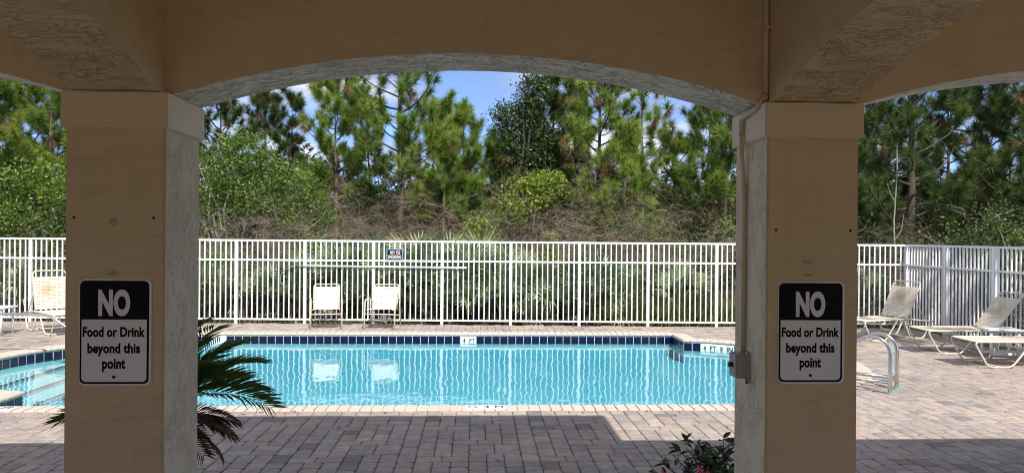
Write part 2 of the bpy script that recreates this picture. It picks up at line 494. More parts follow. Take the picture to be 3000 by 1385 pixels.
# ------------------------------------------------------------------ text
def text_mesh(s, x0, x1, z0, cap, bold=0.02, depth=0.0012, spacing=1.0, heavy=0.0):
    """flat lettering in the xz plane facing -y, fitted between x0 and x1, baseline z0, capital height cap"""
    cu = bpy.data.curves.new('lettering', 'FONT')
    cu.body = s; cu.size = 1.0; cu.offset = bold; cu.space_character = spacing
    cu.resolution_u = 4
    ob = bpy.data.objects.new('lettering', cu)
    C.objects.link(ob)
    dg = bpy.context.evaluated_depsgraph_get()
    dg.update()
    me = bpy.data.meshes.new_from_object(ob.evaluated_get(dg))
    bpy.data.objects.remove(ob); bpy.data.curves.remove(cu)
    n = len(me.vertices)
    co = np.empty(n * 3, dtype=np.float32)
    me.vertices.foreach_get('co', co)
    co = co.reshape(n, 3)
    xa, xb = co[:, 0].min(), co[:, 0].max()
    sx = (x1 - x0) / (xb - xa)
    H = 0.729 + bold * 2
    out = np.zeros_like(co)
    out[:, 0] = x0 + (co[:, 0] - xa) * sx
    H = co[:, 1].max() + bold
    out[:, 2] = z0 + (co[:, 1] + bold) * cap / H
    me.vertices.foreach_set('co', out.ravel())
    me.materials.clear()
    me.update()
    if heavy:
        mb = MB()
        fs = [tuple(p.vertices) for p in me.polygons]
        for j, q in enumerate((-1, 1, 0)):
            mb.add([(x + q * heavy * cap, y - 0.00025 * j, z) for x, y, z in out.tolist()], fs)
        bpy.data.meshes.remove(me)
        me = mb.mesh('lettering')
    return me

def rrect(w, h, r, n=5, x=0, z=0):
    pts = []
    for cx, cz, a in ((x + w / 2 - r, z + h / 2 - r, 0), (x - w / 2 + r, z + h / 2 - r, 90), (x - w / 2 + r, z - h / 2 + r, 180), (x + w / 2 - r, z - h / 2 + r, 270)):
        pts += arc_pts(cx, cz, r, a, a + 90, n)
    return pts

# ================================================================== POOL OUTLINE (pavilion frame)
PN, PF = 8.80, 15.30                 # near and far edge
CR, CL, RAD, YC = 3.26, -4.90, 2.50, 12.05
JR, JL = 3.97, -5.50
def pool_outline():
    """counter-clockwise inner edge of the coping, in the pavilion frame, keyhole ends on both sides"""
    dr = math.degrees(math.asin((JR - CR) / RAD))
    dl = math.degrees(math.asin((CL - JL) / RAD))
    pts = [(JL, PN), (JR, PN)]
    pts += arc_pts(CR, YC, RAD, -90 + dr, 90 - dr, 30)
    pts += [(JR, PF), (JL, PF)]
    pts += arc_pts(CL, YC, RAD, 90 + dl, 270 - dl, 30)
    return pts
OUT_B = pool_outline()
OUT = [B(x, y) for x, y in OUT_B]

def resample(pts, step):
    """points every `step` along each straight run, with tangents; closed"""
    res = []
    n = len(pts)
    runs = []
    cur = [pts[0]]
    for i in range(1, n + 1):
        cur.append(pts[i % n])
        if i == n: runs.append(cur); break
        d1 = (pts[i % n] - pts[i - 1]).normalized(); d2 = (pts[(i + 1) % n] - pts[i % n]).normalized()
        if d1.dot(d2) < 0.9: runs.append(cur); cur = [pts[i % n]]
    for run in runs:
        L = sum((run[i + 1] - run[i]).length for i in range(len(run) - 1))
        m = max(1, round(L / step))
        for k in range(m):
            s = (k + 0.5) * L / m
            for i in range(len(run) - 1):
                l = (run[i + 1] - run[i]).length
                if s <= l or i == len(run) - 2:
                    d = (run[i + 1] - run[i]).normalized()
                    res.append((run[i] + d * s, d))
                    break
                s -= l
    return res

def inside(poly, x, y):
    c = False
    n = len(poly)
    j = n - 1
    for i in range(n):
        xi, yi, xj, yj = poly[i][0], poly[i][1], poly[j][0], poly[j][1]
        if (yi > y) != (yj > y) and x < (xj - xi) * (y - yi) / (yj - yi) + xi: c = not c
        j = i
    return c

FENCE_Y = 16.80
FENCE_X = 8.62
DECK = [B(-12.5, 4.45), B(11, 4.45), Vector((FENCE_X + 0.12, 5.2, 0)), Vector((FENCE_X + 0.12, FENCE_Y + 0.06, 0)), Vector((-13.5, FENCE_Y + 0.06, 0))]
DECK = [Vector((-13.5, 3.9, 0)), Vector((FENCE_X + 0.12, 4.95, 0)), Vector((FENCE_X + 0.12, FENCE_Y + 0.06, 0)), Vector((-13.5, FENCE_Y + 0.06, 0))]

def holed_sheet(name, outer, hole, z, mat):
    bm = bmesh.new()
    es = []
    for loop in (outer, hole):
        vs = [bm.verts.new((p[0], p[1], z)) for p in loop]
        es += [bm.edges.new((vs[i], vs[(i + 1) % len(vs)])) for i in range(len(vs))]
    bmesh.ops.triangle_fill(bm, use_beauty=True, use_dissolve=False, edges=es)
    for f in bm.faces:
        if f.normal.z < 0: f.normal_flip()
    me = bpy.data.meshes.new(name)
    bm.to_mesh(me); bm.free()
    return link(name, me, mat)

# ================================================================== SETTING: ground, deck, basin, water
big = [(-700, -500, 0), (700, -500, 0), (700, 1500, 0), (-700, 1500, 0)]
g = holed_sheet('ground', big, OUT, -0.075, M['ground']); tag(g, kind='structure')
deck = holed_sheet('pool_deck', DECK, OUT, -0.014, M['sand']); tag(deck, kind='structure')
fl = MB().prism([(-6.6, -9.0), (6.6, -9.0), (6.6, 4.42), (-6.6, 4.42)], 'z', -0.06, 0.0).build('pavilion_floor', M['concrete'])  # unseen rear part added, and tone lightened, to bounce sunlight inside
fl.rotation_euler.z = ALPHA
hw = thing('sky_blocker', 'unseen tan stucco wall added behind the camera to block low sky light', 'light blocker', (0, 0, 0), ALPHA)  # invented wall, added to keep low sky light off the column fronts
MB().box(-11, 11, -9.4, -9.05, -0.07, 3.3).build('wall', M['stucco_wall'], hw)
MB().box(-11.3, 11.3, -9.7, -8.75, 3.302, 3.42).build('blocker_edge', M['roof'], hw)
tag(fl, kind='structure')

basin = MB()
FLOOR_Z = -0.44
n = len(OUT)
basin.v = [(p.x, p.y, -0.03) for p in OUT] + [(p.x, p.y, FLOOR_Z) for p in OUT]
basin.f = [((i + 1) % n, i, i + n, (i + 1) % n + n) for i in range(n)] + [tuple(range(n, 2 * n))]
basin = basin.build('pool_basin', M['plaster']); tag(basin, kind='structure')
# steps in the left rounded end, each tread with a dark tile nosing line
WATER_Z = -0.155
step_x = [(-6.62, -0.205), (-6.18, -0.265), (-5.80, -0.325), (-5.45, -0.39)]
for k, (sx, sz) in enumerate(step_x):
    xl = CL - RAD
    poly = [(sx, YC - math.sqrt(max(0.0, RAD ** 2 - (sx - CL) ** 2)))]
    a1 = math.degrees(math.acos((sx - CL) / RAD))
    poly = [(CL + RAD * math.cos(R(a)) + 0.004, YC + RAD * math.sin(R(a))) for a in np.linspace(a1, 360 - a1, 26)]
    st = MB().prism([tuple(B(px, py)[:2]) for px, py in poly], 'z', FLOOR_Z + 0.002, sz).build('step', M['plaster'], basin)
    y0 = YC - math.sqrt(max(0.0, RAD ** 2 - (sx - CL) ** 2)) + 0.01; y1 = 2 * YC - y0
    b0, b1 = B(sx, y0), B(sx, y1)
    d = (b1 - b0).normalized(); nn = Vector((d.y, -d.x, 0))
    vs = []
    for p in (b0, b1):
        for off, z in ((-0.010, sz + 0.004), (0.006, sz + 0.004), (0.006, sz - 0.012)):
            vs.append(p + nn * off + Vector((0, 0, z)))
    MB().add(vs, [(0, 1, 4, 3), (1, 2, 5, 4)]).build('step_nosing', M['tile_blue'], st)

wv = MB()
c0 = sum((p for p in OUT), Vector()) / n
exp = []
for i in range(n):
    d1 = (OUT[i] - OUT[i - 1]).normalized(); d2 = (OUT[(i + 1) % n] - OUT[i]).normalized()
    t = (d1 + d2).normalized()
    exp.append(OUT[i] + Vector((t.y, -t.x, 0)) * 0.006)
wv.prism([(p.x, p.y) for p in exp], 'z', FLOOR_Z - 0.01, WATER_Z)
water = wv.build('pool_water', M['water']); tag(water, kind='structure')

# mortar bed under the coping
bed = MB()
CW = 0.27
outer = []
for i in range(n):
    d1 = (OUT[i] - OUT[i - 1]).normalized(); d2 = (OUT[(i + 1) % n] - OUT[i]).normalized()
    n1, n2 = Vector((d1.y, -d1.x, 0)), Vector((d2.y, -d2.x, 0))
    m_ = (n1 + n2); m_ = m_ / max(0.5, m_.length_squared / 2) if m_.length > 1e-4 else n1
    outer.append(OUT[i] + m_ * (CW - 0.01))
bed.v = [(p.x, p.y, -0.004) for p in OUT] + [(p.x, p.y, -0.004) for p in outer] + [(p.x, p.y, -0.06) for p in OUT]
bed.f = [(i, i + n, (i + 1) % n + n, (i + 1) % n) for i in range(n)] + [(i, (i + 1) % n, (i + 1) % n + 2 * n, i + 2 * n) for i in range(n)]
bed.build('mortar_bed', M['grout'], deck)

# coping bricks: bullnose profile, n (outward) and z
prof = [(CW - 0.005, -0.03), (CW - 0.005, 0.006), (CW - 0.012, 0.011)]
prof += [(0.004 + 0.030 * (1 - math.sin(R(a))) - 0.024, -0.019 + 0.030 * math.cos(R(a))) for a in (0, 30, 60, 90, 120, 150)]
prof = [(x, z) for x, z in prof]
cop_mesh = MB().prism([(-x, z) for x, z in prof][::-1], 'x', -0.054, 0.054).mesh('coping_brick', False)
k = 0
for p, d in resample(OUT, 0.124):
    ang = math.atan2(d.y, d.x)
    o = link('coping_brick', cop_mesh, M['coping'], deck, (p.x, p.y, random.uniform(-0.0015, 0.0015)), (random.uniform(-.004, .004), 0, ang + random.uniform(-.006, .006)))
    k += 1

# waterline tiles
def tile_mesh(name, w, h, t):
    b = 0.005
    vs = [(-w/2, 0, -h/2), (w/2, 0, -h/2), (w/2, 0, h/2), (-w/2, 0, h/2),
          (-w/2+b, t, -h/2+b), (w/2-b, t, -h/2+b), (w/2-b, t, h/2-b), (-w/2+b, t, h/2-b)]
    return MB().add(vs, [(4, 7, 6, 5), (0, 4, 5, 1), (1, 5, 6, 2), (2, 6, 7, 3), (3, 7, 4, 0)]).mesh(name)
tm_blue = tile_mesh('waterline_tile', 0.150, 0.150, 0.008); tm_blue.materials.append(M['tile_blue'])
tm_white = tile_mesh('marker_tile', 0.156, 0.150, 0.010); tm_white.materials.append(M['tile_white'])
grout = MB()
grout.v = [(p.x, p.y, -0.050) for p in OUT] + [(p.x, p.y, -0.212) for p in OUT]
ins = []
for i in range(n):
    d1 = (OUT[i] - OUT[i - 1]).normalized(); d2 = (OUT[(i + 1) % n] - OUT[i]).normalized()
    t = (d1 + d2).normalized()
    ins.append(OUT[i] + Vector((-t.y, t.x, 0)) * 0.003)
grout.v = [(p.x, p.y, -0.050) for p in ins] + [(p.x, p.y, -0.212) for p in ins]
grout.f = [((i + 1) % n, i, i + n, (i + 1) % n + n) for i in range(n)]
grout.build('tile_grout', M['grout'], basin)
tiles = resample(OUT, 0.157)
def nearest_tile(bx, by):
    w = B(bx, by)
    return min(range(len(tiles)), key=lambda i: (tiles[i][0] - w).length)
marks = {}
i4 = nearest_tile(-0.10, PF)                       # far wall: 4 FT (outline runs right to left along the far wall)
marks[i4 + 1] = '4'; marks[i4] = 'FT'
il = nearest_tile(-5.18, PF); marks[il] = ''; marks[il - 1] = ''
a8 = nearest_tile(4.28, 14.33)                     # right rounded end, the outline runs right to left
for j, s in enumerate(('4', 'FT', '8', 'IN')): marks[a8 - j] = s
for i, (p, d) in enumerate(tiles):
    ang = math.atan2(d.y, d.x)
    if i in marks:
        o = link('marker_tile', tm_white, None, basin, (p.x, p.y, -0.130), (0, 0, ang))
        s = marks[i]
        if s:
            me = text_mesh(s, -0.022 if s in '48' else -0.055, 0.022 if s in '48' else 0.055, -0.045, 0.085, 0.015)
            t_ = link('lettering', me, M['ink'], o, (0, 0.013, 0), (0, 0, PI))
    else:
        link('waterline_tile', tm_blue, None, basin, (p.x, p.y, -0.130), (0, 0, ang))

# depth markers let into the coping top
flat_tile = MB()
flat_tile.prism(rrect(0.148, 0.148, 0.004, 2), 'z', 0.0, 0.012)
ft_me = flat_tile.mesh('depth_marker'); ft_me.materials.append(M['tile_white'])
def ring(r0, r1, n_=24):
    b = MB()
    vs = [(r * math.cos(2*PI*i/n_), 0, r * math.sin(2*PI*i/n_)) for r in (r0, r1) for i in range(n_)]
    b.add(vs, [(i, (i+1) % n_, (i+1) % n_ + n_, i + n_) for i in range(n_)])
    c, s = math.cos(R(-30)), math.sin(R(-30))
    w = (r1 - r0) * 0.5
    b.add([(c*-r0 - s*w, -0.0003, s*-r0 + c*w), (c*-r0 + s*w, -0.0003, s*-r0 - c*w), (c*r0 + s*w, -0.0003, s*r0 - c*w), (c*r0 - s*w, -0.0003, s*r0 + c*w)], [(0, 1, 2, 3)])
    return b
def coping_marker(bx, by, chars, flip=False):
    for j, s in enumerate(chars):
        x = bx + (0.154 * j if not flip else -0.154 * j)
        w = B(x, by, 0.006)
        o = link('depth_marker', ft_me, None, deck, w, (0, 0, ALPHA + (PI if flip else 0)))
        if s == 'O':
            link('no_diving_mark', ring(0.046, 0.056).mesh('no_diving_mark'), M['hook_metal'], o, (0, 0, 0.0135), (R(-90), 0, 0))
        else:
            hw = 0.035 if len(s) == 1 else 0.056
            link('lettering', text_mesh(s, -hw, hw, -0.045, 0.09, 0.02), M['ink'], o, (0, 0, 0.0135), (R(-90), 0, 0))
coping_marker(-0.02, PN - 0.14, ['O', '4', 'FT'])
coping_marker(-5.42, PN - 0.14, ['O', '3', 'FT'])
coping_marker(0.05, PF + 0.13, ['4', 'FT'], True)

# ------------------------------------------------------------------ pavers
def torus_tiling(N, seed):
    r = random.Random(seed)
    grid = [[-1] * N for _ in range(N)]
    pieces = [(3, 2), (2, 3), (2, 2)]
    placed = []
    budget = [0]
    def rec(start):
        budget[0] += 1
        if budget[0] > 60000: return None
        i = start
        while i < N * N and grid[i // N][i % N] >= 0: i += 1
        if i == N * N: return True
        y, x = divmod(i, N)
        opts = pieces[:]
        r.shuffle(opts)
        if r.random() < 0.55 and opts[0] == (2, 2): opts = opts[1:] + opts[:1]
        for w, h in opts:
            cells = [((y + b) % N, (x + a) % N) for b in range(h) for a in range(w)]
            if any(grid[b][a] >= 0 for b, a in cells): continue
            for b, a in cells: grid[b][a] = len(placed)
            placed.append((x, y, w, h))
            q = rec(i + 1)
            if q: return True
            placed.pop()
            for b, a in cells: grid[b][a] = -1
            if q is None: return None
        return False
    return placed if rec(0) else None
PT = None
sd_ = 1
while PT is None:
    PT = torus_tiling(14, sd_); sd_ += 1
U = 0.0775
def paver_template(w, h):
    """rounded paver, top at z=0"""
    g_, r_, c_ = 0.0035, 0.016, 0.007
    W, H = w * U / 2 - g_, h * U / 2 - g_
    def octo(ix, z):
        a, b, q = W - ix, H - ix, r_
        return [(-a + q, -b, z), (a - q, -b, z), (a, -b + q, z), (a, b - q, z), (a - q, b, z), (-a + q, b, z), (-a, b - q, z), (-a, -b + q, z)]
    vs = octo(c_, 0.0) + octo(0.0, -0.006) + octo(0.0, -0.03)
    fs = [tuple(range(8))]
    for l in (0, 8):
        fs += [(l + i, l + 8 + i, l + 8 + (i + 1) % 8, l + (i + 1) % 8) for i in range(8)]
    return vs, fs
TPL = {s: paver_template(*s) for s in ((3, 2), (2, 3), (2, 2))}
TPL_ME = {}
for s, (vs, fs) in TPL.items():
    me = bpy.data.meshes.new('paver'); me.from_pydata(vs, [], fs); me.materials.append(M['paver']); TPL_ME[s] = me
def paver_colour(r):
    q = r.random()
    if q < 0.44: c = (0.350, 0.290, 0.262)
    elif q < 0.74: c = (0.320, 0.282, 0.265)
    elif q < 0.88: c = (0.265, 0.250, 0.245)
    elif q < 0.965: c = (0.385, 0.315, 0.262)
    else: c = (0.165, 0.155, 0.155)
    k_ = r.uniform(0.90, 1.10)
    g0 = (0.318, 0.284, 0.268)
    c = tuple(a * 0.72 + b * 0.28 for a, b in zip(c, g0))
    return (c[0] * k_ * 1.15, c[1] * k_ * 1.11, c[2] * k_ * 1.06, 1.0)
outer_poly = [(p.x, p.y) for p in outer]
inner_poly = [(p.x, p.y) for p in OUT]
pr = random.Random(5)
allp = []
x_lo, x_hi, y_lo, y_hi = -12.6, 9.6, 4.45, 17.6
NB = 14 * U
for bj in range(int((y_hi - y_lo) / NB) + 1):
    for bi in range(int((x_hi - x_lo) / NB) + 1):
        for (px, py, w, h) in PT:
            cx = x_lo + bi * NB + (px + w / 2) * U
            cy = y_lo + bj * NB + (py + h / 2) * U
            p = B(cx, cy)
            if p.y > FENCE_Y - 0.02 or p.x > FENCE_X + 0.02 or p.x < -13.3: continue
            if -8.0 < cx < 6.4 and 8.2 < cy < 15.9:
                cs = [B(cx + a * w * U / 2, cy + b * h * U / 2) for a in (-1, 1) for b in (-1, 1)]
                if any(inside(inner_poly, q.x, q.y) for q in cs): continue
                if all(inside(outer_poly, q.x, q.y) for q in cs): continue
            allp.append((p.x, p.y, w, h))
def seen(p):
    u = 1500 + p[0] / p[1] * 2250
    v = 692 + EYE / p[1] * 2250
    return 0 < u < 3000 and v < 1390 and not (192 < u < 582) and not (2150 < u < 2519)
order = sorted(range(len(allp)), key=lambda i: (not seen(allp[i]), allp[i][1]))
single = set(order[:300])
fv, ff, fc = [], [], []
off = 0
for i, (x, y, w, h) in enumerate(allp):
    c = paver_colour(pr)
    dz, tx, ty = pr.uniform(-0.002, 0.002), pr.uniform(-.006, .006), pr.uniform(-.006, .006)
    if i in single:
        o = link('paver', TPL_ME[(w, h)], None, deck, (x, y, dz), (tx, ty, ALPHA + pr.uniform(-.008, .008)))
        o.color = c
    else:
        vs, fs = TPL[(w, h)]
        a = np.array(vs)
        z = a[:, 2] + dz + a[:, 0] * tx + a[:, 1] * ty
        fv.append(np.stack([x + a[:, 0] * CA - a[:, 1] * SA, y + a[:, 0] * SA + a[:, 1] * CA, z], 1))
        fc.append(np.tile(np.array(c), (len(vs), 1)))
        ff += [tuple(j + off for j in f) for f in fs]
        off += len(vs)
fv = np.concatenate(fv); fc = np.concatenate(fc)
me = bpy.data.meshes.new('paver_field')
me.from_pydata(fv.tolist(), [], ff)
a_ = me.attributes.new('pcol', 'FLOAT_COLOR', 'POINT'); a_.data.foreach_set('color', fc.astype(np.float32).ravel())
tag(link('paver_field', me, M['paver_field'], deck), kind='stuff')

# ================================================================== PAVILION
pav = thing('pavilion', 'tan stucco pavilion with square columns and low arches framing the pool', 'pavilion', (0, 0, 0), ALPHA)
COLX = [-4.64, -1.56, 1.52, 4.60]
ROWY = [3.61, 0.53, -2.55]
HW = 0.211
CAP0, CAP1 = 2.392, 2.549
TOP = 3.25
def stucco_block(mb, x0, x1, y0, y1, z0, z1):
    mb.box(x0, x1, y0, y1, z0, z1)
def column(cx, cy):
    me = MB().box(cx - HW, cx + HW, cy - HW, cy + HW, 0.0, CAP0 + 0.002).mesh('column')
    me.materials.append(M['stucco_wall']); me.materials.append(M['stucco_lace_lit'])
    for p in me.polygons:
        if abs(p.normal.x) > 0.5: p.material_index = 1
    bm = bmesh.new(); bm.from_mesh(me)
    bmesh.ops.bevel(bm, geom=[e for e in bm.edges if abs(e.verts[0].co.z - e.verts[1].co.z) > 1], offset=0.010, segments=3, affect='EDGES')
    bm.to_mesh(me); bm.free()
    col = link('column', me, None, pav)
    q = HW + 0.016
    cap = MB()
    b = 0.004
    cap.box(cx - q, cx + q, cy - q, cy + q, CAP0, CAP1)
    cme = cap.mesh('capital')
    bm = bmesh.new(); bm.from_mesh(cme)
    bmesh.ops.bevel(bm, geom=bm.edges[:], offset=0.005, segments=2, affect='EDGES')
    bm.to_mesh(cme); bm.free()
    cme.materials.append(M['stucco_smooth']); cme.materials.append(M['stucco_smooth_lit'])
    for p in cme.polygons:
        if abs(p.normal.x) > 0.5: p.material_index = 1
    link('capital', cme, None, col)
    return col
def arch_poly(a0, a1, spring, rise, z1, n_=26):
    """a0, a1: column centres; opening between column faces"""
    s0, s1 = a0 + HW + 0.012, a1 - HW - 0.012
    hc = (s1 - s0) / 2; mid = (s0 + s1) / 2
    rad = (hc * hc + rise * rise) / (2 * rise)
    pts = [(a0, spring), (s0 - 0.002, spring)]
    for i in range(n_ + 1):
        t = -1 + 2 * i / n_
        pts.append((mid + hc * t, spring + rise - rad + math.sqrt(rad * rad - (hc * t) ** 2)))
    pts += [(s1 + 0.002, spring), (a1, spring), (a1, z1), (a0, z1)]
    return pts
def mat_by_normal(me, down, side):
    me.materials.append(side); me.materials.append(down)
    for p in me.polygons:
        if abs(p.normal.z) > 0.5: p.material_index = 1
cols = {}
for j, cy in enumerate(ROWY):
    for i, cx in enumerate(COLX):
        cols[(i, j)] = column(cx, cy)
for j, cy in enumerate(ROWY):
    for i in range(3):
        # facing walls over the openings
        poly = arch_poly(COLX[i], COLX[i + 1], 2.551, 0.205, TOP)
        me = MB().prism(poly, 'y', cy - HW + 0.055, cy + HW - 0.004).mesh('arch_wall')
        mat_by_normal(me, M['stucco_reveal_lit'], M['stucco_wall'])
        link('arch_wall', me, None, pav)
for i, cx in enumerate(COLX):
    for j in range(2):
        y0, y1 = ROWY[j + 1], ROWY[j]
        poly = arch_poly(y0, y1, 2.5535, 0.205, TOP)
        me = MB().prism(poly, 'x', cx - HW + 0.020, cx + HW - 0.020).mesh('cross_beam')
        mat_by_normal(me, M['stucco_soffit'], M['stucco_wall'])
        link('cross_beam', me, None, pav)
EX, EY = 6.2, 4.60
MB().box(-EX, EX, -3.85, EY, TOP + 0.003, TOP + 0.06).build('ceiling', M['ceiling'], pav)
rf = MB()
zt = 5.0
rf.add([(-EX, -3.85, TOP + .062), (EX, -3.85, TOP + .062), (EX, EY, TOP + .062), (-EX, EY, TOP + .062), (-2.6, 0.3, zt), (2.6, 0.3, zt)],
       [(0, 1, 5, 4), (1, 2, 5), (2, 3, 4, 5), (3, 0, 4), (0, 3, 2, 1)])
rf.build('roof', M['roof'], pav)
MB().box(-1.95, 1.95, 0.8, 3.84, TOP + .064, 4.27).build('raised_wall', M['stucco_wall'], pav)
MB().box(-2.36, 2.36, 0.4, 4.80, 4.272, 4.35).build('raised_roof', M['roof'], pav)
# old anchor holes and rust marks on the two middle columns
for ci, (dxs, z) in ((1, ((-0.172, 0.165), 2.005)), (2, ((-0.170, 0.172), 1.975))):
    for dx in dxs:
        b = MB().tube([(COLX[ci] + dx, ROWY[0] - HW - 0.004, z), (COLX[ci] + dx, ROWY[0] - HW + 0.01, z)], 0.006, 8)
        b.build('anchor_hole', M['hole'], cols[(ci, 0)])

# ------------------------------------------------------------------ wall signs
def food_sign(bx, zc, label):
    w, h = 0.305, 0.460
    t = thing('wall_sign', label, 'sign', B(bx, ROWY[0] - HW, zc), ALPHA, 'no food or drink signs')
    s = 0.305 / 675.0
    X = lambda px: (px - 452.5) * s
    Z = lambda py: (596.5 - py) * s
    MB().prism(rrect(w, h, 0.028), 'y', -0.005, -0.001).build('plate', M['sign_white'], t)
    MB().prism(rrect(646 * s, 985 * s, 0.022, 5, X(445), Z(595.5)), 'y', -0.0058, -0.0048).build('black_field', M['sign_black'], t)
    pts = [(X(748), Z(473)), (X(140), Z(473))]
    r_ = 0.018
    pts += arc_pts(X(140) + r_, Z(1068) + r_, r_, 180, 270, 5) + arc_pts(X(748) - r_, Z(1068) + r_, r_, 270, 360, 5)
    MB().prism(pts, 'y', -0.0066, -0.0056).build('white_field', M['sign_white'], t)
    link('lettering', text_mesh('NO', X(292), X(592), Z(440), 255 * s, 0.055, spacing=1.04), M['sign_white'], t, (0, -0.0066, 0))
    link('lettering', text_mesh('Food or Drink', X(150), X(735), Z(640), 97 * s, 0.042, spacing=1.03), M['sign_black'], t, (0, -0.0074, 0))
    link('lettering', text_mesh('beyond this', X(195), X(688), Z(795), 97 * s, 0.042, spacing=1.03), M['sign_black'], t, (0, -0.0074, 0))
    link('lettering', text_mesh('point', X(333), X(552), Z(943), 97 * s, 0.042, spacing=1.03), M['sign_black'], t, (0, -0.0074, 0))
    MB().tube([(X(443), -0.009, Z(1022)), (X(443), -0.004, Z(1022))], 0.0065, 12).build('bolt', M['sign_black'], t)
    MB().tube([(X(443), -0.009, Z(112)), (X(443), -0.004, Z(112))], 0.0055, 12).build('bolt', M['sign_black'], t)
    return t
food_sign(-1.552, 1.510, 'black and white no food or drink sign on the left column')
food_sign(1.514, 1.515, 'black and white no food or drink sign on the right column')

# ------------------------------------------------------------------ conduit and switch box on the right column
xL = COLX[2] - HW
yF = ROWY[0] - HW
cd = thing('conduit', 'tan painted conduit pipe running down the right column to a grey box', 'pipe', (0, 0, 0), ALPHA)
px_ = xL - 0.0135
py_ = 3.66
MB().tube(smooth_path([(COLX[2] - HW + 0.006, yF + 0.045, 2.565), (COLX[2] - HW + 0.006, yF + 0.040, TOP)], 0.03), 0.0125, 10).build('upper_pipe', M['conduit'], cd, True)
MB().tube(smooth_path([(xL + 0.006, yF + 0.042, 2.60), (xL - 0.026, yF + 0.052, 2.535), (xL - 0.030, py_, 2.515), (xL - 0.030, py_, 2.44)], 0.03, 6), 0.0125, 10).build('elbow_pipe', M['conduit'], cd, True)
MB().tube(smooth_path([(xL - 0.030, py_, 2.44), (xL - 0.030, py_, 2.37), (px_, py_, 2.19), (px_, py_, 1.38)], 0.06), 0.0115, 10).build('down_pipe', M['conduit'], cd, True)
MB().tube([(px_, py_, 2.165), (px_, py_, 2.20)], 0.0150, 10).build('coupling', M['conduit'], cd, True)
MB().box(COLX[2] - HW - 0.008, COLX[2] - HW + 0.022, yF + 0.022, yF + 0.034, 2.885, 2.90).build('clip', M['conduit'], cd)
sb = thing('switch_box', 'grey metal switch box with black knob at the end of the conduit', 'switch box', (0, 0, 0), ALPHA)
x0, x1, y0, y1, z0, z1 = xL - 0.068, xL - 0.001, 3.60, 3.70, 1.270, 1.385
bm_ = bmesh.new()
bmesh.ops.create_cube(bm_, size=1.0)
for v in bm_.verts: v.co = Vector(((x0 + x1) / 2 + v.co.x * (x1 - x0), (y0 + y1) / 2 + v.co.y * (y1 - y0), (z0 + z1) / 2 + v.co.z * (z1 - z0)))
bmesh.ops.bevel(bm_, geom=bm_.edges[:], offset=0.005, segments=2, affect='EDGES')
me = bpy.data.meshes.new('housing'); bm_.to_mesh(me); bm_.free()
link('housing', me, M['box_metal'], sb)
MB().box(xL - 0.016, xL - 0.002, y0 - 0.006, y0 + 0.02, 1.258, 1.398).build('mounting_flange', M['box_metal'], sb)
MB().tube([(x0 - 0.020, 3.65, 1.330), (x0 + 0.002, 3.65, 1.330)], [0.011, 0.014], 12).build('knob', M['black_plastic'], sb, True)
MB().tube([(xL - 0.012, 3.605, 1.246), (xL - 0.012, 3.605, 1.272)], 0.007, 8).build('cable_gland', M['black_plastic'], sb, True)

# ================================================================== FENCE
def fence(name, label, p0, dirv, posts, lo_panel, hi_panel, spacing=1.5):
    d = Vector((dirv[0], dirv[1], 0)).normalized()
    t = thing(name, label, 'fence', (p0[0], p0[1], 0), math.atan2(d.y, d.x))
    H = 1.83
    post_me = MB().box(-0.032, 0.032, -0.032, 0.032, -0.08, H - 0.022).mesh('post'); post_me.materials.append(M['fence_white'])
    pk_me = MB().box(-0.0125, 0.0125, -0.0125, 0.0125, 0.085, H - 0.03).mesh('picket'); pk_me.materials.append(M['fence_white'])
    for k in range(lo_panel, hi_panel + 1):
        link('post', post_me, None, t, (k * spacing, 0, 0), (0, 0, 0))
        if k < hi_panel:
            for j in range(1, 13):
                link('picket', pk_me, None, t, (k * spacing + j * spacing / 13 + random.uniform(-.002, .002), 0.0, 0), (0, 0, random.uniform(-.02, .02)))
            a, b = k * spacing + 0.032, (k + 1) * spacing - 0.032
            for z0, z1 in ((0.072, 0.110), (1.365, 1.403)):
                MB().box(a, b, -0.020, 0.020, z0, z1).build('rail', M['fence_white'], t)
            MB().box(k * spacing + 0.001, (k + 1) * spacing - 0.001, -0.021, 0.021, H - 0.042, H).build('top_rail', M['fence_white'], t)
    return t
POST0 = -6.02 + 1.5 * -2
fA = fence('fence', 'long white metal picket fence behind the pool in front of the trees', (-6.02, FENCE_Y), (1, 0), None, -5, 9)
cornx = -6.02 + 9 * 1.5
# extend to the corner with a shorter panel
q = FENCE_X - cornx
pk_me = bpy.data.meshes['picket']; post_me = bpy.data.meshes['post']
if q > 0.3:
    m_ = int(q / 0.1154)
    for j in range(1, m_ + 1): link('picket', pk_me, None, fA, (9 * 1.5 + j * q / (m_ + 1), 0, 0))
    for z0, z1 in ((0.072, 0.110), (1.365, 1.403)):
        MB().box(9 * 1.5 + 0.032, 9 * 1.5 + q - 0.032, -0.020, 0.020, z0, z1).build('rail', M['fence_white'], fA)
    MB().box(9 * 1.5 + 0.001, 9 * 1.5 + q - 0.034, -0.021, 0.021, 1.788, 1.83).build('top_rail', M['fence_white'], fA)
fB = fence('fence', 'white picket fence running forward from the corner behind the right loungers', (FENCE_X, FENCE_Y), (0.018, -1), None, 0, 4)

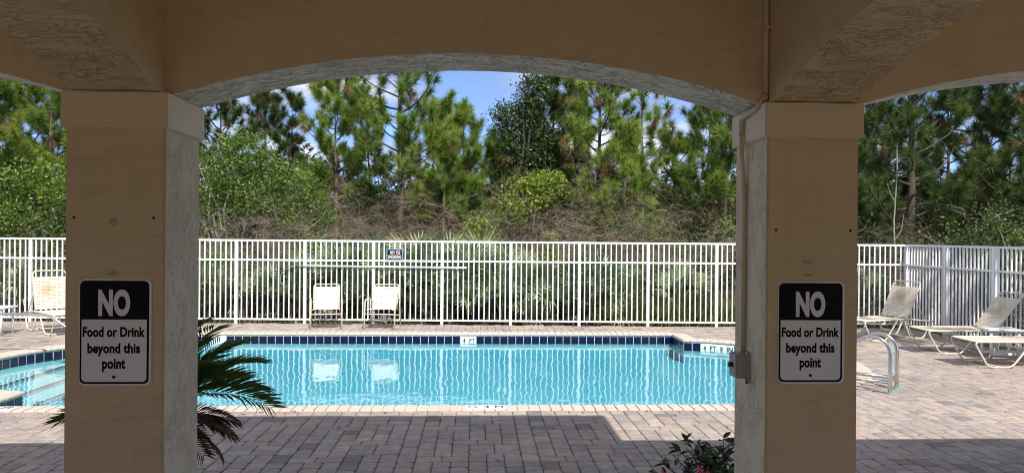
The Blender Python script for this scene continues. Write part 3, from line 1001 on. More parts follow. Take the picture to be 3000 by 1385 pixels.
ns = thing('no_smoking_sign', 'small black no smoking sign hung on the white picket fence', 'sign', (-2.56, FENCE_Y - 0.022, 1.522))
MB().prism(rrect(0.352, 0.248, 0.004, 2), 'y', -0.006, -0.002).build('border', M['sign_blue'], ns)
MB().prism(rrect(0.318, 0.212, 0.004, 2), 'y', -0.0072, -0.0058).build('black_field', M['sign_black'], ns)
link('lettering', text_mesh('NO', -0.100, 0.000, 0.008, 0.078, 0.03), M['pinkwhite'], ns, (0, -0.0082, 0))
link('lettering', text_mesh('SMOKING', -0.142, 0.145, -0.092, 0.080, 0.03), M['pinkwhite'], ns, (0, -0.0082, 0))
rg = ring(0.036, 0.049)
rg.build('cigarette_mark', M['pinkwhite'], ns, loc=(0.075, -0.0082, 0.047))
n2 = thing('notice_board', 'small grey notice board seen through the right side fence pickets', 'sign', (FENCE_X + 0.095, 13.92, 1.0), R(-91))
MB().prism(rrect(0.28, 0.36, 0.03), 'y', 0.0, 0.004).build('plate', M['hook_metal'], n2)
MB().prism(rrect(0.23, 0.31, 0.02), 'y', -0.002, 0.0).build('panel', M['box_metal'], n2)

# rescue hook hung on the fence
hk = thing('rescue_pole', 'white shepherd crook rescue pole hung along the white picket fence', 'rescue pole', (0, 0, 0))
hy = FENCE_Y - 0.055
MB().tube([(-4.55, hy, 1.265), (-0.98, hy, 1.245)], 0.019, 10).build('pole', M['fence_white'], hk, True)
MB().tube([(-4.70, hy, 1.268), (-4.85, hy - .01, 1.23), (-4.98, hy - .02, 1.14), (-5.04, hy - .02, 1.02), (-5.04, hy - .02, 0.92), (-4.98, hy - .02, 0.84), (-4.90, hy - .02, 0.82)], 0.010, 8).build('crook', M['hook_metal'], hk, True)
MB().tube([(-4.72, hy, 1.268), (-4.50, hy, 1.264)], 0.012, 8).build('sleeve', M['hook_metal'], hk, True)
for x in (-4.30, -2.80, -1.20):
    MB().box(x - .012, x + .012, hy - 0.02, FENCE_Y - 0.02, 1.215, 1.232).build('bracket', M['pole'], hk)

# ================================================================== FURNITURE
strap_seat_me = MB().box(-0.024, 0.024, -0.300, 0.300, -0.002, 0.002).mesh('strap'); strap_seat_me.materials.append(M['strap'])
def lounger(label, loc, rotz, back_deg, stain=None):
    """local x runs from the foot (0) to the head; seat 0.40 m high"""
    t = thing('sun_lounger', label, 'sun lounger', loc, rotz, 'strap sun loungers on the deck')
    fr = M['frame']
    if stain:
        sm = strap_mat('stained_vinyl_strap', t, stain, 0.20)
        sme = strap_seat_me.copy(); sme.materials.clear(); sme.materials.append(sm)
    else: sme = strap_seat_me
    r_ = 0.0145
    hx = 1.22
    for s in (-1, 1):
        y = 0.315 * s
        p = smooth_path([(1.92, y, 0.33), (1.25, y, 0.40), (0.04, y, 0.40), (0.26, y, 0.016), (0.62, y, 0.016), (0.92, y, 0.385)], 0.09, 6)
        MB().tube(p, r_, 8).build('side_rail', fr, t, True)
        p = smooth_path([(1.12, y * 0.96, 0.385), (1.30, y * 0.96, 0.016), (1.66, y * 0.96, 0.016), (1.86, y * 0.96, 0.335)], 0.09, 6)
        MB().tube(p, r_, 8).build('rear_leg', fr, t, True)
    for x, z in ((0.10, 0.392), (0.90, 0.372), (1.30, 0.372), (1.90, 0.332)):
        MB().tube([(x, -0.315, z), (x, 0.315, z)], 0.012, 8).build('crossbar', fr, t, True)
    for x in (0.44, 1.48):
        MB().tube([(x, -0.315, 0.018), (x, 0.315, 0.018)], 0.011, 8).build('foot_bar', fr, t, True)
    k = 0
    x = 0.07
    while x < hx - 0.02:
        link('strap', sme, None, t, (x, 0, 0.408 - 0.010 * math.sin(PI * x / hx)), (0, 0, 0))
        x += 0.0545
    a = R(back_deg)
    ca, sa = math.cos(a), math.sin(a)
    L = 0.80
    bw = 0.300
    def bp(s, y): return (hx + s * ca, y, 0.405 + s * sa)
    p = smooth_path([bp(0, -bw), bp(L, -bw), bp(L, bw), bp(0, bw)], 0.10, 7)
    MB().tube(p, r_, 8).build('back_frame', fr, t, True)
    s = 0.05
    while s < L - 0.10:
        q = bp(s, 0)
        link('strap', sme, None, t, (q[0] - 0.012 * sa, q[1], q[2] + 0.012 * ca), (0, -a, 0))
        s += 0.0545
    for s_ in (-1, 1):
        MB().tube([bp(0.42, bw * s_), (hx + 0.42 * ca + 0.30, 0.30 * s_, 0.37)], 0.009, 6).build('back_prop', fr, t, True)
    return t

la = lounger('strap lounger with raised back standing in front of the fence corner on the right', (6.42, 14.62, 0), R(24), 62, (1.45, 0.02, 0.80))
lb = lounger('strap lounger behind the white side table with its back raised by the right fence', (6.98, 13.28, 0), R(1), 52, (1.46, 0.0, 0.72))
lc = lounger('strap lounger nearest the camera on the right, cut off by the picture edge', (6.95, 11.92, 0), R(1), 6)
ld = lounger('stained strap lounger with upright back standing beyond the pool on the far left', (-8.22, 14.45, 0), R(180 - 42), 76, (1.36, 0.05, 0.78))

chair_strap_me = MB().box(-0.245, 0.245, -0.022, 0.022, -0.002, 0.002).mesh('strap'); chair_strap_me.materials.append(M['strap_white'])
def chair(label, loc, rotz):
    t = thing('patio_chair', label, 'chair', loc, rotz, 'strap patio chairs beside the pool')
    fr = M['frame']
    r_ = 0.0135
    def bk(s): return (0.20 + s * 0.24, 0.395 + s * 0.49)        # y, z along the back
    for s in (-1, 1):
        x = 0.265 * s; xo = 0.315 * s
        MB().tube(smooth_path([(xo, -0.30, 0.0), (xo, -0.245, 0.42), (xo, -0.215, 0.60), (xo, 0.05, 0.615), (xo, 0.30, 0.57), (xo * 0.93, 0.35, 0.50)], 0.07, 5), r_, 8).build('arm', fr, t, True)
        MB().tube(smooth_path([(xo, 0.36, 0.0), (xo, 0.24, 0.42), (xo, 0.235, 0.59)], 0.06), r_, 8).build('rear_leg', fr, t, True)
        MB().tube([(x, -0.26, 0.405), (x, 0.22, 0.385)], r_ * 0.9, 8).build('seat_rail', fr, t, True)
    y1, z1 = bk(1.0); y0, z0 = bk(0.0)
    MB().tube(smooth_path([(-0.262, y0, z0), (-0.262, y1, z1), (0.262, y1, z1), (0.262, y0, z0)], 0.07, 6), r_, 8).build('back_frame', fr, t, True)
    MB().tube([(-0.318, -0.258, 0.315), (0.318, -0.258, 0.315)], 0.012, 8).build('front_bar', fr, t, True)
    MB().tube([(-0.318, 0.285, 0.25), (0.318, 0.285, 0.25)], 0.011, 8).build('rear_bar', fr, t, True)
    for i in range(9):
        y = -0.245 + i * 0.053
        link('strap', chair_strap_me, None, t, (0, y, 0.418 - 0.02 * (y + .26) - 0.012 * math.sin(PI * i / 8)), (R(-2.5), 0, 0))
    ta = math.atan2(0.49, 0.24)
    for i in range(9):
        s = 0.055 + i * 0.099
        y, z = bk(s)
        link('strap', chair_strap_me, None, t, (0, y - 0.012, z + 0.005), (ta, 0, 0))
    return t
chair('cream strap chair facing the pool squarely, left of the pair by the fence', (-3.86, 16.02, 0), R(13))
chair('cream strap chair turned slightly left, beside the other one below the no smoking sign', (-2.70, 16.08, 0), R(-3))

def side_table(label, loc, rotz, w=0.50, d=0.42, h=0.44):
    t = thing('side_table', label, 'side table', loc, rotz, 'white resin side tables')
    bm = bmesh.new()
    bmesh.ops.create_cube(bm, size=1.0)
    for v in bm.verts: v.co = Vector((v.co.x * w, v.co.y * d, h - 0.018 + v.co.z * 0.036))
    bmesh.ops.bevel(bm, geom=[e for e in bm.edges], offset=0.012, segments=2, affect='EDGES')
    me = bpy.data.meshes.new('table_top'); bm.to_mesh(me); bm.free()
    link('table_top', me, M['resin'], t)
    for sx in (-1, 1):
        for sy in (-1, 1):
            x, y = sx * (w / 2 - 0.07), sy * (d / 2 - 0.06)
            MB().tube([(x, y, 0), (x, y, h - 0.034)], [0.020, 0.024], 10).build('leg', M['resin'], t, True)
    for sy in (-1, 1):
        y = sy * (d / 2 - 0.06)
        MB().box(-w / 2 + 0.07, w / 2 - 0.07, y - 0.012, y + 0.012, 0.075, 0.115).build('stretcher', M['resin'], t)
    return t
side_table('white resin side table between the two right hand loungers', (8.02, 12.60, 0), R(-6), 0.56, 0.42, 0.50)
side_table('white resin side table partly hidden behind the right column', (6.62, 15.72, 0), R(8), 0.5, 0.42, 0.45)
side_table('white resin side table at the far left edge beside the stained lounger', (-9.85, 14.62, 0), R(4), 0.62, 0.5, 0.53)

# ------------------------------------------------------------------ stainless rails
def hand_rail_right():
    t = thing('pool_handrail', 'pair of curved stainless steel rails on green flanges by the right column', 'handrail', (4.755, 9.635, 0), math.atan2(0.218, -0.288))
    # local x points to the pool; the second rail stands at local -y (farther away to the right)
    for y in (0.0, -0.41):
        arc = [(0.215 - 0.215 * math.cos(R(a)), y, 0.49 + 0.215 * math.sin(R(a))) for a in range(0, 121, 10)]
        e = arc[-1]
        path = [(0, y, -0.02), (0, y, 0.25)] + arc + [(e[0] + 0.25, y, e[2] - 0.14), (e[0] + 0.62, y, e[2] - 0.345), (e[0] + 0.80, y, e[2] - 0.60), (e[0] + 0.82, y, -0.75)]
        MB().tube(path, 0.0245, 14).build('rail', M['steel'], t, True)
        MB().tube([(0, y, 0.145), (0.60, y, 0.145), (0.985, y, 0.145)], 0.0215, 12).build('lower_rail', M['steel'], t, True)
        MB().tube([(0, y, 0.0), (0, y, 0.012), (0, y, 0.024)], [0.062, 0.060, 0.036], 20).build('flange', M['flange'], t, True)
    return t
hand_rail_right()
tl = thing('pool_handrail', 'single stainless steel handrail leading down the pool steps on the left', 'handrail', (-7.35, 12.25, 0))
MB().tube(smooth_path([(-2.3, 0, -0.02), (-2.25, 0, 0.45), (-2.0, 0, 0.655), (-0.02, 0, 0.632), (0.30, 0, 0.40), (1.35, 0, -0.52), (1.35, 0, -0.9)], 0.16, 8), 0.0235, 12).build('rail', M['steel'], tl, True)
MB().tube([(-2.3, 0, 0.0), (-2.3, 0, 0.024)], [0.062, 0.04], 18).build('flange', M['flange'], tl, True)

# ================================================================== VEGETATION
def rot_dirs(n, r):
    v = r.normal(size=(n, 3)); v /= np.linalg.norm(v, axis=1)[:, None] + 1e-9
    return v

def leaf_quads(pos, r, length, width, up=0.35, rnd=None):
    """diamond leaves at pos (N,3)"""
    n_ = len(pos)
    d = rot_dirs(n_, r); d[:, 2] = d[:, 2] * 0.6 - 0.05
    d /= np.linalg.norm(d, axis=1)[:, None]
    nr = rot_dirs(n_, r); nr[:, 2] = np.abs(nr[:, 2]) + up; nr[:, 1] -= 0.25
    s = np.cross(d, nr); s /= np.linalg.norm(s, axis=1)[:, None] + 1e-9
    L = length * r.uniform(0.65, 1.2, n_)[:, None]
    W = width * r.uniform(0.7, 1.15, n_)[:, None]
    v = np.stack([pos, pos + d * L * 0.45 + s * W / 2, pos + d * L, pos + d * L * 0.45 - s * W / 2], 1).reshape(-1, 3)
    f = np.arange(n_ * 4).reshape(n_, 4)
    if rnd is None: rnd = r.uniform(0, 1, n_)
    return v, f, np.repeat(np.clip(rnd, 0, 1), 4)

def needles(tufts, r, per, length, width, spread=1.0, droop=0.0):
    """tufts: (N,7) position, direction, brightness -> thin triangles"""
    T = np.array(tufts)
    n_ = len(T)
    P = np.repeat(T[:, :3], per, 0); D = np.repeat(T[:, 3:6], per, 0); Bv = np.repeat(T[:, 6], per)
    k = n_ * per
    back = r.uniform(0, 0.16, k)
    rv = rot_dirs(k, r)
    a = (0.25 + 0.85 * (1 - back / 0.16))[:, None]
    nd = D * a + rv * spread
    nd[:, 2] -= droop
    nd /= np.linalg.norm(nd, axis=1)[:, None] + 1e-9
    base = P - D * back[:, None]
    s = np.cross(nd, rot_dirs(k, r)); s /= np.linalg.norm(s, axis=1)[:, None] + 1e-9
    L = length * r.uniform(0.7, 1.1, k)[:, None]
    w = width * 0.5
    v = np.stack([base + s * w, base - s * w, base + nd * L], 1).reshape(-1, 3)
    f = np.arange(k * 3).reshape(k, 3)
    at = np.clip(Bv + r.normal(0, 0.13, k), 0, 1)
    return v, f, np.repeat(at, 3)

def pine(label, x, y, h, seed, crown_from=0.35, spread=1.1, nb=26, dark=False, tr=0.085, bark='bark', lean=(0, 0), dead=0.06, per=150, nl=0.29, gap=None, base_z=-0.06, tuftk=1.0, bright=0.0):
    r = np.random.default_rng(seed)
    rr = random.Random(seed)
    t = thing('pine_tree', label, 'tree', (x, y, base_z), 0, 'pine trees behind the fence')
    path, rad = [], []
    n_ = 10
    wob = r.normal(0, 0.03, (n_ + 1, 2)).cumsum(0) * 0.8
    for i in range(n_ + 1):
        s = i / n_
        path.append(Vector((lean[0] * s * s + wob[i, 0] * (s > 0), lean[1] * s * s + wob[i, 1] * (s > 0), h * s)))
        rad.append(tr * (1 - 0.82 * s))
    if dark and bark == 'bark': bark = 'bark_dark'
    MB().tube(path, rad, 9).build('trunk', M[bark], t, True)
    def on_trunk(s):
        q = s * n_; i = min(n_ - 1, int(q)); return path[i].lerp(path[i + 1], q - i)
    br = MB(); tufts = []; dtufts = []
    ga = rr.uniform(0, 6)
    nb = int(nb * 1.1)
    for i in range(nb):
        s = crown_from + (1 - crown_from) * ((i + 0.5) / nb) ** 0.9
        if gap and gap[0] < s < gap[1]: continue
        o = on_trunk(min(0.99, s))
        ga += 2.399 + rr.uniform(-.5, .5)
        prof = (0.42 + 0.58 * math.sin(PI * min(1, (1 - s) / (1 - crown_from) * 0.62 + 0.12)))
        L = spread * prof * rr.uniform(0.65, 1.2)
        el = R(rr.uniform(-8, 20) + 42 * max(0, (s - 0.75) / 0.25))
        d = Vector((math.cos(ga) * math.cos(el), math.sin(ga) * math.cos(el), math.sin(el)))
        pts = [o]; cur = o.copy(); dd = d.copy()
        m_ = 5
        for k in range(m_):
            dd = (dd + Vector((rr.uniform(-.22, .22), rr.uniform(-.22, .22), 0.17 + rr.uniform(-.1, .12)))).normalized()
            cur = cur + dd * (L / m_)
            pts.append(cur.copy())
        r0 = 0.010 + 0.016 * L * (1 - s * 0.4)
        br.tube(pts, [r0 * (1 - 0.7 * k / m_) for k in range(m_ + 1)], 5, False)
        bl = 0.45 + bright + rr.uniform(-.18, .22)
        tips = [(pts[-1], dd, bl)]
        for k in range(2, m_ + 1):
            for _ in range(rr.choice((1, 1, 2)) if L > 0.5 else 1):
                sd2 = (dd * 0.5 + Vector((rr.uniform(-1, 1), rr.uniform(-1, 1), rr.uniform(0.0, 0.8)))).normalized()
                ll = rr.uniform(0.16, 0.42) * min(1.2, 0.55 + L * 0.45)
                e = pts[k] + sd2 * ll
                sd3 = (sd2 + Vector((0, 0, 0.5))).normalized()
                br.tube([pts[k], pts[k] + sd2 * ll * 0.5, e], [0.008, 0.006, 0.004], 4, False)
                tips.append((e, sd3, bl + rr.uniform(-.15, .15)))
        for (p, d3, b_) in tips:
            if rr.random() > tuftk: continue
            (dtufts if rr.random() < dead else tufts).append((p.x, p.y, p.z, d3.x, d3.y, d3.z, b_))
    # dead lower stubs
    for i in range(int(8 + 6 * h / 5)):
        s = rr.uniform(0.12, crown_from + 0.25)
        o = on_trunk(s); a = rr.uniform(0, 2 * PI)
        d = Vector((math.cos(a), math.sin(a), rr.uniform(-.25, .35))); L = rr.uniform(0.3, 0.95) * spread * 0.8
        p1 = o + d * L * 0.5 + Vector((0, 0, rr.uniform(-.08, .08)))
        br.tube([o, p1, o + d * L + Vector((rr.uniform(-.15, .15), rr.uniform(-.15, .15), rr.uniform(-.2, .2)))], [0.011, 0.008, 0.004], 4, False)
    top = path[-1]
    for k in range(5):
        a = rr.uniform(0, 2 * PI); d = Vector((math.cos(a) * 0.45, math.sin(a) * 0.45, 1)).normalized()
        tufts.append((top.x + d.x * .15, top.y + d.y * .15, top.z + .1 * k * .5, d.x, d.y, d.z, 0.5 + bright))
    brn = br.build('branches', M['bark_dark' if bark != 'bark_pale' else 'bark_pale'], t); tag(brn, kind='stuff')
    v, f, a = needles(tufts, r, per, nl, 0.015, 0.95, 0.05)
    tag(link('crown', arr_mesh('crown', v, f, a), M['needle_dark' if dark else 'needle'], t), kind='stuff')
    if dtufts:
        v, f, a = needles(dtufts, r, int(per * 0.8), nl * 0.95, 0.011, 0.55, 1.0)
        tag(link('dead_needles', arr_mesh('dead_needles', v, f, a), M['needle_dead'], t), kind='stuff')
    return t

def leafy(name, label, cat, x, y, blobs, n_leaf, mat, seed, leaf=(0.075, 0.036), stems=14, bark='twig', clump=0.17, group=None, shell=0.55, z0=-0.07):
    """blobs: (dx, dy, z, rx, ry, rz) ellipsoids filled with clumps of leaves"""
    r = np.random.default_rng(seed); rr = random.Random(seed)
    t = thing(name, label, cat, (x, y, z0), 0, group)
    vol = np.array([b[3] * b[4] * b[5] for b in blobs]) ** 0.75
    ncl = max(20, int(n_leaf / 42))
    which = r.choice(len(blobs), ncl, p=vol / vol.sum())
    bb = np.array(blobs)[which]
    dirs = rot_dirs(ncl, r)
    rad = r.uniform(shell, 1.0, ncl) ** 0.6
    rad *= 1 + 0.22 * r.normal(size=ncl) * 0.7
    cl = bb[:, :3] + dirs * bb[:, 3:6] * rad[:, None]
    cl[:, 2] = np.maximum(cl[:, 2], 0.08)
    idx = r.integers(0, ncl, n_leaf)
    size = r.uniform(0.6, 1.4, ncl)[idx][:, None]
    pos = cl[idx] + r.normal(0, clump, (n_leaf, 3)) * size * np.array([1, 1, 0.75])
    pos[:, 2] = np.maximum(pos[:, 2], 0.03)
    cb = r.uniform(0.15, 0.75, ncl)[idx]
    v, f, a = leaf_quads(pos, r, leaf[0], leaf[1], 0.35, cb + r.normal(0, 0.16, n_leaf))
    tag(link('foliage', arr_mesh('foliage', v, f, a), M[mat], t), kind='stuff')
    sb_ = MB()
    zlo = min(b[2] - b[5] for b in blobs)
    for i in range(stems):
        c = Vector(cl[rr.randrange(ncl)])
        o = Vector((rr.uniform(-.2, .2) + blobs[0][0] * 0.5, rr.uniform(-.2, .2), 0))
        pts = [o]
        for k in range(1, 6):
            s = k / 5
            p = o.lerp(c, s) + Vector((rr.uniform(-.14, .14), rr.uniform(-.14, .14), 0.18 * math.sin(PI * s) * c.z * 0.4))
            pts.append(p)
        r0 = 0.014 + 0.010 * c.z
        sb_.tube(pts, [r0 * (1 - 0.16 * k) for k in range(6)], 5, False)
        for _ in range(3):
            p = pts[rr.randrange(2, 6)]
            e = p + Vector((rr.uniform(-.6, .6), rr.uniform(-.6, .6), rr.uniform(-.1, .5)))
            sb_.tube([p, p.lerp(e, 0.5) + Vector((0, 0, rr.uniform(-.1, .1))), e], [r0 * .45, r0 * .3, r0 * .15], 4, False)
    tag(sb_.build('stems', M[bark], t), kind='stuff')
    return t

def twiggy(label, x, y, h, w, seed, mat='twig', n_st=16, arch=0.5, leafn=0, group='bare twiggy bushes behind the fence', thick=1.0):
    rr = random.Random(seed); r = np.random.default_rng(seed)
    t = thing('bare_bush', label, 'bush', (x, y, -0.07), 0, group)
    mb = MB()
    ends = []
    for i in range(n_st):
        a = rr.uniform(0, 2 * PI); q = rr.random() ** 0.6
        o = Vector((math.cos(a) * w * 0.35 * q, math.sin(a) * w * 0.35 * q, 0))
        d = Vector((math.cos(a) * rr.uniform(0.1, 0.9), math.sin(a) * rr.uniform(0.1, 0.9), 1.2)).normalized()
        L = h * rr.uniform(0.6, 1.25)
        pts = [o]; cur = o
        m_ = 7
        for k in range(m_):
            d = (d + Vector((rr.uniform(-.35, .35), rr.uniform(-.35, .35), rr.uniform(-.30, .12) - arch * 0.22 * (k / m_)))).normalized()
            cur = cur + d * L / m_
            if cur.z < 0.05: cur.z = 0.05
            pts.append(cur)
        r0 = rr.uniform(0.0035, 0.009) * thick
        mb.tube(pts, [r0 * (1 - 0.1 * k) for k in range(m_ + 1)], 4, False)
        for k in range(1, m_ + 1):
            for _ in range(rr.choice((2, 3, 3))):
                e = Vector((rr.uniform(-1, 1), rr.uniform(-1, 1), rr.uniform(-.55, .75))).normalized() * rr.uniform(0.2, 0.65)
                p = pts[k]
                m1 = p + e * 0.5 + Vector((rr.uniform(-.07, .07), rr.uniform(-.07, .07), rr.uniform(-.07, .07)))
                mb.tube([p, m1, p + e], [r0 * .5, r0 * .38, r0 * .2], 3, False)
                ends.append(p + e)
                for _ in range(2):
                    e2 = m1 + Vector((rr.uniform(-1, 1), rr.uniform(-1, 1), rr.uniform(-.6, .6))).normalized() * rr.uniform(0.1, 0.3)
                    mb.tube([m1, e2], [r0 * .28, r0 * .16], 3, False)
    tag(mb.build('stems', M[mat], t), kind='stuff')
    if leafn:
        E = np.array([tuple(e) for e in ends])
        pos = E[r.integers(0, len(E), leafn)] + r.normal(0, 0.09, (leafn, 3))
        pos[:, 2] = np.maximum(pos[:, 2], 0.03)
        v, f, a = leaf_quads(pos, r, 0.07, 0.03, 0.3)
        tag(link('foliage', arr_mesh('foliage', v, f, a), M['leaf_olive'], t), kind='stuff')
    return t

# fan fronds of the saw palmettos
def fan_frond(seed, nseg=22, fan=0.56, stalk=0.62, droop=0.16):
    rr = random.Random(seed)
    vs, fs, at = [], [], []
    # stalk along +x
    for (a, z) in ((0, 0), (stalk * 0.5, 0.03), (stalk, 0.02)):
        vs += [(a, -0.007, z), (a, 0.007, z), (a, 0, z + 0.010)]
        at += [0.4] * 3
    for k in (0, 3):
        fs += [(k, k + 1, k + 4, k + 3), (k + 1, k + 2, k + 5, k + 4), (k + 2, k, k + 3, k + 5)]
    hub = Vector((stalk, 0, 0.025))
    for i in range(nseg):
        q = -1 + 2 * (i + 0.5) / nseg
        a = q * R(112)
        L = fan * (1 - 0.30 * abs(q) ** 2) * rr.uniform(0.88, 1.08)
        d = Vector((math.cos(a), math.sin(a), 0.10 + 0.10 * (1 - abs(q))))
        s = Vector((-math.sin(a), math.cos(a), 0))
        w = 0.027
        b = len(vs)
        mid = hub + d * L * 0.55
        dr = rr.uniform(0.3, 1.3) * droop
        tip = hub + d * L + Vector((0, 0, -dr))
        vs += [tuple(hub + d * 0.02), tuple(mid + s * w + Vector((0, 0, 0.012))), tuple(mid), tuple(mid - s * w + Vector((0, 0, 0.012))), tuple(tip)]
        v_ = min(1, max(0, 0.5 + 0.3 * q * rr.choice((-1, 1)) + rr.uniform(-.3, .3)))
        at += [v_] * 5
        fs += [(b, b + 1, b + 2), (b, b + 2, b + 3), (b + 1, b + 4, b + 2), (b + 2, b + 4, b + 3)]
    me = bpy.data.meshes.new('frond')
    me.from_pydata(vs, [], fs)
    at_ = me.attributes.new('rnd', 'FLOAT', 'POINT'); at_.data.foreach_set('value', np.array(at, dtype=np.float32))
    return me
FR = [fan_frond(s, 22 + s % 3, 0.52 + 0.06 * (s % 3)) for s in range(4)]
for m_ in FR: m_.materials.append(M['palmetto'])
FRD = fan_frond(9, 18, 0.5, 0.55, 0.35); FRD.materials.append(M['palmetto_dead'])
ORD = ['first', 'second', 'third', 'fourth', 'fifth', 'sixth', 'seventh', 'eighth', 'ninth', 'tenth', 'eleventh', 'twelfth', 'thirteenth', 'fourteenth',
       'fifteenth', 'sixteenth', 'seventeenth', 'eighteenth', 'nineteenth', 'twentieth', 'twenty-first', 'twenty-second', 'twenty-third', 'twenty-fourth', 'twenty-fifth', 'twenty-sixth', 'twenty-seventh', 'twenty-eighth', 'twenty-ninth', 'thirtieth'] + ['thirty-' + q for q in ('first', 'second', 'third', 'fourth', 'fifth', 'sixth', 'seventh', 'eighth', 'ninth')]
def palmetto(label, x, y, sc, hgt, nf, seed, ndead=1):
    rr = random.Random(seed)
    t = thing('saw_palmetto', label, 'palmetto', (x, y, -0.07), 0, 'saw palmettos behind the fence')
    sm = MB(); ang = rr.uniform(0, 6.28)
    pth = [(0, 0, 0), (math.cos(ang) * .05, math.sin(ang) * .05, hgt * .5), (math.cos(ang) * .12, math.sin(ang) * .12, hgt)]
    sm.tube(pth, [0.05, 0.045, 0.035], 7).build('stem', M['bark_dark'], t)
    for k in range(nf + ndead):
        dead = k >= nf
        az = k * 2.399 + rr.uniform(-.4, .4)
        el = R(rr.uniform(-45, -10)) if dead else R(rr.uniform(8, 80))
        fwd = -math.sin(az)                       # fronds that would poke through the fence stand up or turn back
        if fwd > 0:
            lim = (y - 16.95) / (1.22 * sc)
            if fwd * math.cos(el) > lim:
                if dead: az = -az
                else: el = math.acos(min(1.0, max(0.12, lim / fwd)))
        me = FRD if dead else FR[rr.randrange(4)]
        o = link('frond', me, None, t, (pth[2][0], pth[2][1], hgt + rr.uniform(-.05, .05)))
        o.rotation_mode = 'QUATERNION'
        q = Matrix.Rotation(az, 3, 'Z') @ Matrix.Rotation(-el, 3, 'Y') @ Matrix.Rotation(rr.uniform(-.7, .7), 3, 'X')
        o.rotation_quaternion = q.to_quaternion()
        s = sc * rr.uniform(0.8, 1.15)
        o.scale = (s, s, s)
    return t

def X_(u, y): return (u - 1500) / 2250.0 * y

# --- palmettos along the fence, from left to right (u in the photograph only as a note of the order)
spots = [(20, 17.6, .9, .35), (150, 17.9, 1.0, .5), (610, 17.5, .9, .45), (690, 18.0, .9, .3), (800, 17.6, .95, .25), (860, 17.8, 1.0, .4), (905, 18.3, 1.0, .9), (1000, 18.0, 1.0, 1.0),
         (1060, 17.7, 1.0, .35), (1110, 18.2, 1.1, 1.05), (1165, 17.7, .9, .25), (1210, 18.5, 1.1, 1.15), (1262, 17.7, 1.0, .55), (1300, 18.4, 1.15, 1.2), (1345, 17.9, 1.1, .8),
         (1400, 18.2, 1.1, 1.0), (1440, 17.6, .95, .3), (1490, 18.1, 1.1, .8), (1545, 17.7, 1.0, .4), (1600, 18.3, 1.05, .8), (1665, 17.6, 1.0, .5), (1745, 17.55, 1.15, .45), (1790, 17.5, 1.0, .25), (1850, 18.2, .9, .6), (1985, 18.3, .9, .5), (2560, 18.0, .9, .5), (1320, 17.35, .9, .15), (1475, 17.4, .95, .2), (1585, 17.4, .9, .15), (1715, 17.35, 1.05, .3)]
spots.sort()
for i, (u, y, sc, hg) in enumerate(spots):
    palmetto('%s saw palmetto from the left growing behind the white fence' % ORD[i], X_(u, y), y, sc * 1.04, hg * (0.72 if hg > 0.7 else 0.95), 8, 100 + i, 2 if i % 3 == 1 else 1)

# --- leafy bushes and small broadleaf trees
G_ = 'leafy bushes behind the fence'
leafy('leafy_bush', 'tall bright green leafy bush rising just right of the left column', 'bush', X_(720, 20.5), 20.5,
      [(-.7, 0, 2.7, 1.0, .9, .8), (0.3, .2, 3.2, 1.25, 1.0, 1.15), (-.6, .2, 3.7, .9, .9, 1.0), (1.2, -.1, 3.0, .9, .8, .8), (1.7, 0, 2.5, .7, .7, .5), (0, 0.1, 4.3, .6, .6, .5)], 19000, 'leaf_bush', 1, (0.085, 0.042), 26, 'bark_pale', 0.16, G_)
leafy('leafy_bush', 'dense bright green bush left of the left column above the stained lounger', 'bush', X_(60, 20.0), 20.0,
      [(0, 0, 1.6, 1.2, .9, 1.3), (.4, .2, 2.9, 1.1, .9, 1.0), (-.8, .1, 2.8, .9, .8, .9), (.7, -.2, 1.2, .8, .7, 1.0)], 15000, 'leaf_bush', 2, (0.095, 0.05), 16, 'twig', 0.17, G_)
leafy('leafy_bush', 'small green leafy bush low behind the fence nearest the left column', 'bush', X_(655, 18.4), 18.4, [(0, 0, .8, .55, .5, .8), (-.3, .1, 1.2, .4, .4, .5)], 3200, 'leaf_bright', 3, (0.075, 0.04), 8, 'twig', 0.12, G_)
leafy('leafy_bush', 'green leafy bush behind the fence between the two pool chairs', 'bush', X_(960, 18.6), 18.6, [(0, 0, 1.1, .7, .5, .8), (-.5, .1, 1.5, .5, .4, .5), (.5, 0, .5, .6, .4, .5)], 5000, 'leaf_bright', 4, (0.08, 0.042), 10, 'twig', 0.12, G_)
leafy('leafy_bush', 'low green bush behind the fence right of the no smoking sign', 'bush', X_(1270, 18.9), 18.9, [(0, 0, .8, .6, .5, .7)], 2600, 'leaf_bright', 5, (0.075, 0.04), 8, 'twig', 0.12, G_)
leafy('leafy_bush', 'yellow green leafy bush in the middle above the fence', 'bush', X_(1535, 20.0), 20.0, [(0, 0, 3.0, .75, .5, .45), (-.3, .1, 2.6, .5, .4, .35), (.4, 0, 3.3, .35, .3, .4), (.75, 0, 3.5, .25, .25, .25)], 3600, 'leaf_yellow', 6, (0.10, 0.055), 10, 'twig', 0.13, G_)
leafy('leafy_bush', 'small yellow green bush just above the fence left of the middle', 'bush', X_(1405, 19.5), 19.5, [(0, 0, 2.1, .35, .3, .45), (.2, 0, 1.6, .3, .3, .4)], 1700, 'leaf_yellow', 7, (0.09, 0.05), 7, 'twig', 0.10, G_)
leafy('leafy_bush', 'yellow green shrub seen through the fence right of the middle', 'bush', X_(1610, 18.7), 18.7, [(0, 0, 1.5, .3, .25, .5), (.1, 0, .7, .35, .3, .5)], 1300, 'leaf_yellow', 8, (0.085, 0.045), 7, 'twig', 0.10, G_)
